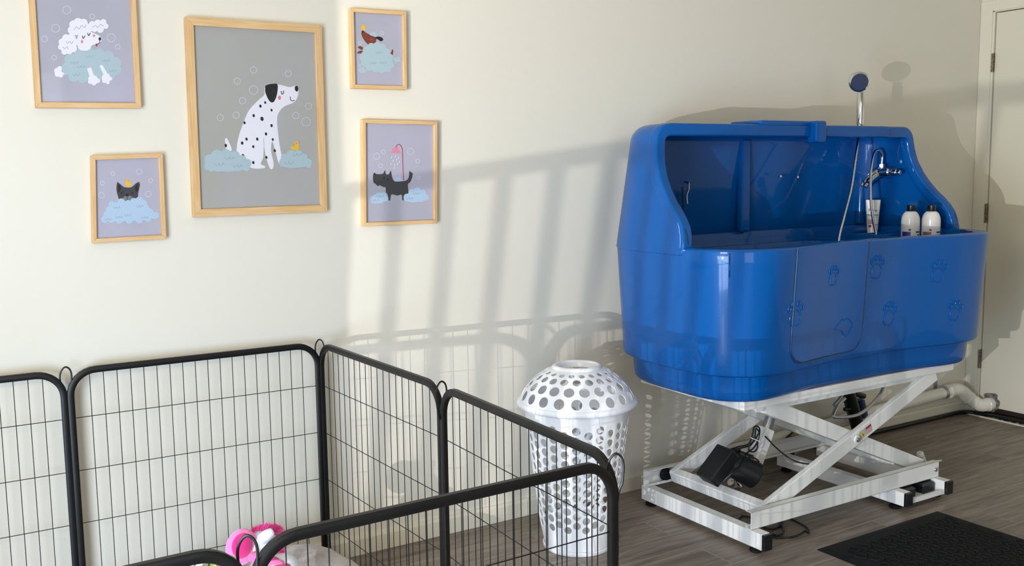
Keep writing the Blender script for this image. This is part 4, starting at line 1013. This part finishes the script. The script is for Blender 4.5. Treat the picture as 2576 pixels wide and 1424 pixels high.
bm = bmesh.new(); lathe(bm, [(0.018, 0), (0.019, 0.002), (0.019, 0.02)], (0, 0, 0), 24); obj('cap', bm, M['white_pl'], t, smooth=40)
def tube_mark(u0, u1, z0, z1, m_):
    bm = bmesh.new(); L = []; n = 6
    for i in range(n+1):
        u = u0+(u1-u0)*i/n; row = []
        for z in (z0, z1):
            f = (z-0.02)/(topz-0.02); w = 0.022+0.010*f; dpt = 0.017*(1-f)+0.0015; c_ = max(-0.98, min(0.98, u)); row.append(bm.verts.new(sx_*w*c_+vx*(dpt*math.sqrt(1-c_*c_)+0.0006)+Vector((0, 0, z))))
        L.append(row)
    for a, b in zip(L, L[1:]): bm.faces.new((a[0], b[0], b[1], a[1]))
    obj('label', bm, m_, tbd)
tube_mark(-0.85, 0.85, topz*0.60, topz*0.63, M['teal']); tube_mark(0.2, 0.85, topz*0.36, topz*0.375, M['ink']); tube_mark(-0.8, 0.0, topz*0.38, topz*0.50, M['spink']); tube_mark(-0.7, -0.2, topz*0.30, topz*0.36, M['red']); tube_mark(0.2, 0.85, topz*0.56, topz*0.565, M['ink'])
def words(txt, size, m_, parent, mtx, name='lettering', extrude=0.0002, shear=0.0):
    cu = bpy.data.curves.new('lettering', 'FONT'); cu.body = txt; cu.size = size; cu.extrude = extrude; cu.align_x = 'CENTER'; cu.shear = shear
    tmp = bpy.data.objects.new('tmp', cu); COL.objects.link(tmp); dg = bpy.context.evaluated_depsgraph_get(); me = bpy.data.meshes.new_from_object(tmp.evaluated_get(dg)); bpy.data.objects.remove(tmp)
    me.materials.clear(); me.materials.append(m_); o = bpy.data.objects.new(name, me); COL.objects.link(o); o.parent = parent; o.matrix_local = mtx; return o
zq = topz*0.70
words('Pure', 0.020, M['ink'], tbd, Matrix(((sx_.x, 0, vx.x, vx.x*0.0075), (sx_.y, 0, vx.y, vx.y*0.0075), (0, 1, 0, zq), (0, 0, 0, 1))))

# ------------------------------------------------------------------ floor mat, drain pipe, hose, cables, plug
mt_ = thing('rubber_mat', 'black rubber floor mat with honeycomb studs in front of the bath', 'mat', (3.15, -1.3, 0))
mx0, mx1, my0, my1 = 2.745, 3.455, -1.98, -0.905
bm = bmesh.new(); c = Vector(mt_.location); bev = 0.028
lo = [Vector((mx0, my0, 0)), Vector((mx1, my0, 0)), Vector((mx1, my1, 0)), Vector((mx0, my1, 0))]
hi_ = [Vector((mx0+bev, my0+bev, 0.011)), Vector((mx1-bev, my0+bev, 0.011)), Vector((mx1-bev, my1-bev, 0.011)), Vector((mx0+bev, my1-bev, 0.011))]
A = [bm.verts.new(p-c) for p in lo]; A2 = [bm.verts.new(p-c+Vector((0, 0, 0.002))) for p in lo]; B = [bm.verts.new(p-c) for p in hi_]
bm.faces.new(A); bm.faces.new(B)
for k in range(4): bm.faces.new((A[k], A[(k+1) % 4], A2[(k+1) % 4], A2[k])); bm.faces.new((A2[k], A2[(k+1) % 4], B[(k+1) % 4], B[k]))
obj('mat_base', bm, M['rubber'], mt_)
bm = bmesh.new(); px_, py_ = 0.056, 0.0485; j = 0; y = my0+bev+0.03
while y < my1-bev-0.02:
    x = mx0+bev+0.032+(px_/2 if j % 2 else 0)
    while x < mx1-bev-0.025:
        ring = []
        for (rr, zz) in ((0.026, 0.011), (0.0235, 0.0165), (0.0185, 0.0165), (0.016, 0.012)):
            ring.append([bm.verts.new(Vector((x+rr*math.cos(PI/6+PI/3*k)*1.08, y+rr*math.sin(PI/6+PI/3*k), zz))-c) for k in range(6)])
        for P, Q in zip(ring, ring[1:]):
            for k in range(6): bm.faces.new((P[k], P[(k+1) % 6], Q[(k+1) % 6], Q[k]))
        bm.faces.new(ring[-1]); x += px_
    y += py_; j += 1
obj('honeycomb_studs', bm, M['rubber'], mt_)

dp = thing('drain_pipe', 'white plastic drain pipe along the wall, elbowing through the door foot', 'pipe', (4.3, -0.05, 0))
D0 = Vector(dp.location); pr_ = 0.031; YP = -0.052
pa = Vector((3.0, YP, 0.085)); pb = Vector((4.80, YP, 0.156)); 
bm = bmesh.new(); cyl(bm, pa-D0, pb-D0, pr_, 28); obj('pipe_run', bm, M['pipe'], dp, smooth=40)
e0 = pb; pts = [pb+Vector((-0.02, 0, -0.001)), pb+Vector((0.04, -0.003, 0.002)), pb+Vector((0.085, -0.012, -0.012)), pb+Vector((0.125, -0.03, -0.05)), pb+Vector((0.150, -0.050, -0.076)), pb+Vector((0.175, -0.072, -0.090)), pb+Vector((0.205, -0.090, -0.088)), pb+Vector((0.255, -0.095, -0.082))]
bm = bmesh.new(); tube(bm, smooth_path([p-D0 for p in pts], 6), 0.0355, 28); obj('elbow', bm, M['pipe'], dp, smooth=40)
for i in (0, 3, 4, 6):
    bm = bmesh.new(); a_ = pts[i]; dd = (pts[min(i+1, 7)]-pts[max(i-1, 0)]).normalized(); cyl(bm, a_-dd*0.006-D0, a_+dd*0.008-D0, 0.0385, 28, bev=0.003); obj('socket_ring', bm, M['pipe'], dp, smooth=40)
pc = at_y(2373, 985, YP); pc = pa.lerp(pb, (pc.x-pa.x)/(pb.x-pa.x)); dd = (pb-pa).normalized()
bm = bmesh.new(); cyl(bm, pc-dd*0.011-D0, pc+dd*0.011-D0, pr_+0.0025, 28)
box(bm, pc+Vector((-0.012, 0.046, 0.0))-D0, pc+Vector((0.012, 0.0515, 0.062))-D0); box(bm, pc+Vector((-0.012, 0.046, -0.055))-D0, pc+Vector((0.012, 0.0515, 0.0))-D0)
obj('pipe_bracket', bm, M['steel'], dp, smooth=40, label='grey steel pipe bracket')
# ragged hole cut in the door foot
bm = bmesh.new(); hc_ = Vector((XR+0.0045, -0.152, 0.075)); n = 26; Pn = []
for k in range(n):
    a = 2*PI*k/n; rr = 0.047+random.uniform(-0.004, 0.005)+(0.012 if 0.5 < a < 2.3 else 0); Pn.append((hc_.y+rr*math.cos(a), hc_.z+rr*math.sin(a)))
bm.faces.new([bm.verts.new((hc_.x, y, z)) for y, z in Pn]); hole = obj('pipe_hole', bm, M['debris'], d); hole['kind'] = 'structure'
hole.matrix_parent_inverse = Matrix.Translation(-Vector(d.location))

bm = bmesh.new(); tube(bm, smooth_path([(3.75, -0.026, 0.0125), (4.2, -0.027, 0.0125), (4.80, -0.028, 0.0125), (4.93, -0.032, 0.0125), (4.975, -0.06, 0.0125), (4.990, -0.11, 0.013), (4.992, -0.20, 0.016), (4.994, -0.5, 0.016), (4.994, -0.95, 0.016)], 8), 0.0112, 12)
ho = tag(obj('garden_hose', bm, M['black'], None, smooth=True), 'black rubber hose lying along the foot of the wall under the white pipe', 'hose')

G = lambda a, b, z=0.004: at_z(a, b, z)
bm = bmesh.new()
tube(bm, smooth_path([G(1861, 1304), G(1868, 1298), G(1880, 1300), G(1900, 1306), G(1920, 1326), G(1945, 1330), G(1964, 1322), G(1968, 1312), G(1958, 1308)], 8), 0.0038, 8)
tube(bm, smooth_path([G(1935, 1342), G(1955, 1347), G(1970, 1340), G(1969, 1326), G(1962, 1315), G(1966, 1309)], 8), 0.0038, 8)
tube(bm, smooth_path([G(1935, 1350), G(1960, 1352), G(1990, 1352), G(2014, 1344), G(2025, 1336), G(2034, 1341), G(2033, 1331), G(2018, 1320), G(1995, 1308), G(1975, 1300)], 8), 0.0038, 8)
tag(obj('power_cable', bm, M['black'], None, smooth=True), 'black power cable coiled on the floor under the lift', 'cable')
pl = thing('cable_plug', 'small white plug standing up behind the front rail of the lift', 'plug', at_y(2255, 1165, -0.35))
pl.location = at_z(2328, 1164, 0.0); PY = pl.location.y; Lp = Vector(pl.location)
bm = bmesh.new(); a_, b_ = at_y(2314, 1141, PY), at_y(2327, 1160, PY)
cyl(bm, a_-Lp+Vector((-0.004, 0, 0.006)), a_-Lp+Vector((0.004, -0.002, -0.012)), 0.017, 20, bev=0.004); tube(bm, [a_-Lp, a_.lerp(b_, 0.5)-Lp, b_-Lp], [0.0155, 0.012, 0.007], 14); obj('plug_body', bm, M['white_pl'], pl, smooth=40)
bm = bmesh.new(); tube(bm, smooth_path([b_-Lp, b_+Vector((0.006, 0.0, -0.006))-Lp, b_+Vector((0.03, -0.02, -b_.z+0.006))-Lp, b_+Vector((0.08, -0.03, -b_.z+0.004))-Lp], 6), 0.004, 8); obj('cord', bm, M['white_pl'], pl, smooth=True)
# board with hazard sticker leaning against the wall behind the rear rail
pts_ = [(1968, 1107), (2003, 1079), (2018, 1103), (1975, 1112)]
bd = thing('label_card', 'grey metal plate with yellow hazard sticker behind the rear guide rail', 'plate', at_y(1990, 1110, -0.10))
bd.location = Vector((at_y(1990, 1110, -0.10).x, -0.10, 0)); Lb = Vector(bd.location)
def plate(bm, P, th=0.004, mi=0):
    a = [bm.verts.new(p) for p in P]; b = [bm.verts.new(p+Vector((0, th, 0))) for p in P]; bm.faces.new(a).material_index = mi; bm.faces.new(b).material_index = mi
    for k in range(len(P)): bm.faces.new((a[k], a[(k+1) % len(P)], b[(k+1) % len(P)], b[k])).material_index = mi
bm = bmesh.new(); plate(bm, [at_y(a, b, -0.10)-Lb for a, b in ((1971, 1110), (2004, 1080), (2030, 1125), (1990, 1150))]); bp_ = obj('plate', bm, M['stickw'], bd)
bm = bmesh.new(); plate(bm, [at_y(a, b, -0.1005)-Lb for a, b in ((1999, 1094), (2006, 1089), (2012, 1102), (2004, 1107))], 0.0003); obj('hazard_sticker', bm, M['yellow'], bp_)
bm = bmesh.new(); tube(bm, [at_y(1970, 1110, -0.105)-Lb, at_y(2003, 1079, -0.105)-Lb, at_y(2024, 1104, -0.105)-Lb], 0.005, 8); bx2 = obj('edge_trim', bm, M['black'], bd, smooth=True)
bm = bmesh.new(); box(bm, Vector((-0.02, -0.004, 0)), Vector((0.02, 0.004, 0.12))); obj('plate_stand', bm, M['black'], bd)

# ------------------------------------------------------------------ bed and toys inside the pen
def deform_blob(bm, amp, sc):
    from mathutils import noise
    for v in bm.verts: v.co += v.co.normalized()*noise.noise(v.co*sc)*amp
bd_c = Vector((0.845, -0.47, 0))
bed = thing('pet_bed', 'fluffy grey fleece pet bed in the right rear corner of the playpen', 'pet bed', bd_c)
bm = bmesh.new()
ell = [Vector((0.205*math.cos(2*PI*k/40), 0.22*math.sin(2*PI*k/40), 0.105+0.006*math.sin(5*k))) for k in range(40)]
tube(bm, ell, 0.104, 20, closed=True); obj('bolster', bm, M['bed'], bed, smooth=80)
bm = bmesh.new(); ball(bm, (0, 0, 0.045), (0.2, 0.21, 0.04), 0, 40, 14); obj('cushion', bm, M['bed'], bed, smooth=80)

# plush unicorn lying on the bed: pink ear, white face, fuzzy mane, horn, striped body
PY0 = -0.62
toy = thing('plush_unicorn', 'pink and white plush unicorn toy with fuzzy magenta mane lying on the grey bed', 'plush toy', Vector((at_y(650, 1380, PY0).x, PY0, 0.17)))
T0 = Vector(toy.location); TP = lambda a, b, dy=0.0: at_y(a, b, PY0+dy)-T0
bm = bmesh.new()
ball(bm, TP(655, 1372), (0.052, 0.045, 0.042), 0, 24, 14); ball(bm, TP(632, 1375, -0.01), (0.034, 0.036, 0.034), 0, 20, 12); obj('head', bm, M['pwhite'], toy, smooth=80)
def flat_disc(name, c, rx, rz, th, m_, parent, tilt=0.0):
    bm = bmesh.new(); ball(bm, c, (rx, th, rz), 0, 28, 12, Matrix.Rotation(tilt, 3, 'Y')); return obj(name, bm, m_, parent, smooth=80)
ear = flat_disc('muzzle', TP(608, 1376, -0.02), 0.044, 0.051, 0.030, M['pink'], toy, 0.15)
flat_disc('muzzle_patch', TP(609, 1374, -0.036), 0.030, 0.037, 0.020, M['magenta'], ear, 0.1)
bm = bmesh.new(); tube(bm, smooth_path([TP(655, 1360, -0.03), TP(672, 1346, -0.035), TP(687, 1336, -0.035)], 5), [0.015, 0.016, 0.016, 0.016, 0.016, 0.016, 0.015, 0.014, 0.013, 0.012, 0.008], 12); obj('horn', bm, M['pwhite'], toy, smooth=80)
def tuft(name, centers, n, ln, parent, m_):
    bm = bmesh.new()
    for _ in range(n):
        c, R = random.choice(centers); v = Vector((random.gauss(0, 1), random.gauss(0, 1), random.gauss(0, 1))).normalized(); p = c+v*R*random.uniform(0.75, 1.0); q = p+(v+Vector((random.uniform(-.4, .4), random.uniform(-.4, .4), random.uniform(-.4, .4))))*ln
        s_, u_ = frame_of(v); w = 0.0012; a = [bm.verts.new(p+s_*w), bm.verts.new(p-s_*w*0.5+u_*w*0.8), bm.verts.new(p-s_*w*0.5-u_*w*0.8)]; t_ = bm.verts.new(q)
        for k in range(3): bm.faces.new((a[k], a[(k+1) % 3], t_))
    for c, R in centers: ball(bm, c, R*0.92, 0, 14, 8)
    return obj(name, bm, m_, parent)
mn = tuft('mane', [(TP(652, 1346, 0.01), 0.020), (TP(668, 1342, 0.01), 0.022), (TP(688, 1344, 0.01), 0.022), (TP(696, 1340, 0.01), 0.013), (TP(692, 1374, 0.0), 0.022), (TP(690, 1394, 0.0), 0.020), (TP(694, 1384, 0.0), 0.016)], 6500, 0.011, toy, M['hotpink'])
bm = bmesh.new(); tube(bm, smooth_path([TP(640, 1392, -0.04), TP(632, 1404, -0.06), TP(645, 1400, -0.07), TP(640, 1420, -0.08), TP(628, 1440, -0.08)], 5), 0.010, 10); obj('bridle', bm, M['pink'], toy, smooth=80)
bm = bmesh.new(); ball(bm, TP(690, 1440, -0.02), (0.075, 0.055, 0.055), 0, 28, 16); body_ = obj('body', bm, M['pwhite'], toy, smooth=80)
for k, (a, b, c_, d_) in enumerate(((668, 1408, 690, 1404), (676, 1418, 704, 1412), (690, 1430, 722, 1422))):
    bm = bmesh.new(); tube(bm, smooth_path([TP(a-12, b+10, -0.062), TP(a, b, -0.068), TP(c_, d_+2, -0.06), TP(c_+14, d_+12, -0.04)], 5), 0.007, 10); obj('body_stripe', bm, M['pink'] if k % 2 else M['magenta'], body_, smooth=80)

# watermelon plush with its tag, nearer the front of the pen
WY = -1.28
wm = thing('watermelon_plush', 'round watermelon slice plush toy with black seeds inside the playpen front corner', 'plush toy', Vector((at_y(570, 1440, WY).x, WY, 0)))
W0 = Vector(wm.location); wc = at_y(560, 1440, WY)-W0
bm = bmesh.new(); ball(bm, wc, (0.040, 0.024, 0.036), 0, 32, 18); obj('rind', bm, M['melong'], wm, smooth=80)
bm = bmesh.new(); ball(bm, wc+Vector((0.002, -0.005, -0.003)), (0.0375, 0.023, 0.0355), 0, 32, 18); fl = obj('flesh', bm, M['melon'], wm, smooth=80)
for px, py in ((535, 1408), (544, 1413), (556, 1409), (562, 1414), (573, 1418), (558, 1420), (548, 1420), (582, 1412)):
    p = at_y(px, py+2, WY-0.035)-W0; v = p-(wc+Vector((0.002, -0.005, -0.003))); kk = 1-(v.x/0.0375)**2-(v.z/0.0355)**2
    if kk <= 0.02: continue
    p.y = wc.y-0.005-0.0235*math.sqrt(kk); bm = bmesh.new(); ball(bm, p, (0.0012, 0.0008, 0.0019), 0, 8, 6); obj('seed', bm, M['black'], fl, smooth=True)
bm = bmesh.new(); box(bm, (wc.x-0.05, -0.03, -wc.z*0+0.0), (wc.x+0.05, 0.03, max(wc.z-0.04, 0.02))); 
bm.free()
tg = thing('swing_tag', 'white card toy tag lettered Perfect beside the watermelon plush', 'tag', Vector((at_y(486, 1430, WY-0.03).x, WY-0.03, 0)))
G0 = Vector(tg.location); bm = bmesh.new(); plate(bm, [at_y(a, b, WY-0.03)-G0 for a, b in ((452, 1420), (508, 1409), (516, 1470), (458, 1478))], 0.0015); card = obj('card', bm, M['tag'], tg)
c_ = at_y(483, 1434, WY-0.03)-G0
words('Perfect', 0.0150, M['ablack'], card, Matrix.Translation(Vector((c_.x, -0.0008, c_.z))) @ Matrix.Rotation(math.radians(7), 4, 'Y') @ Matrix.Rotation(PI/2, 4, 'X'), shear=0.25)
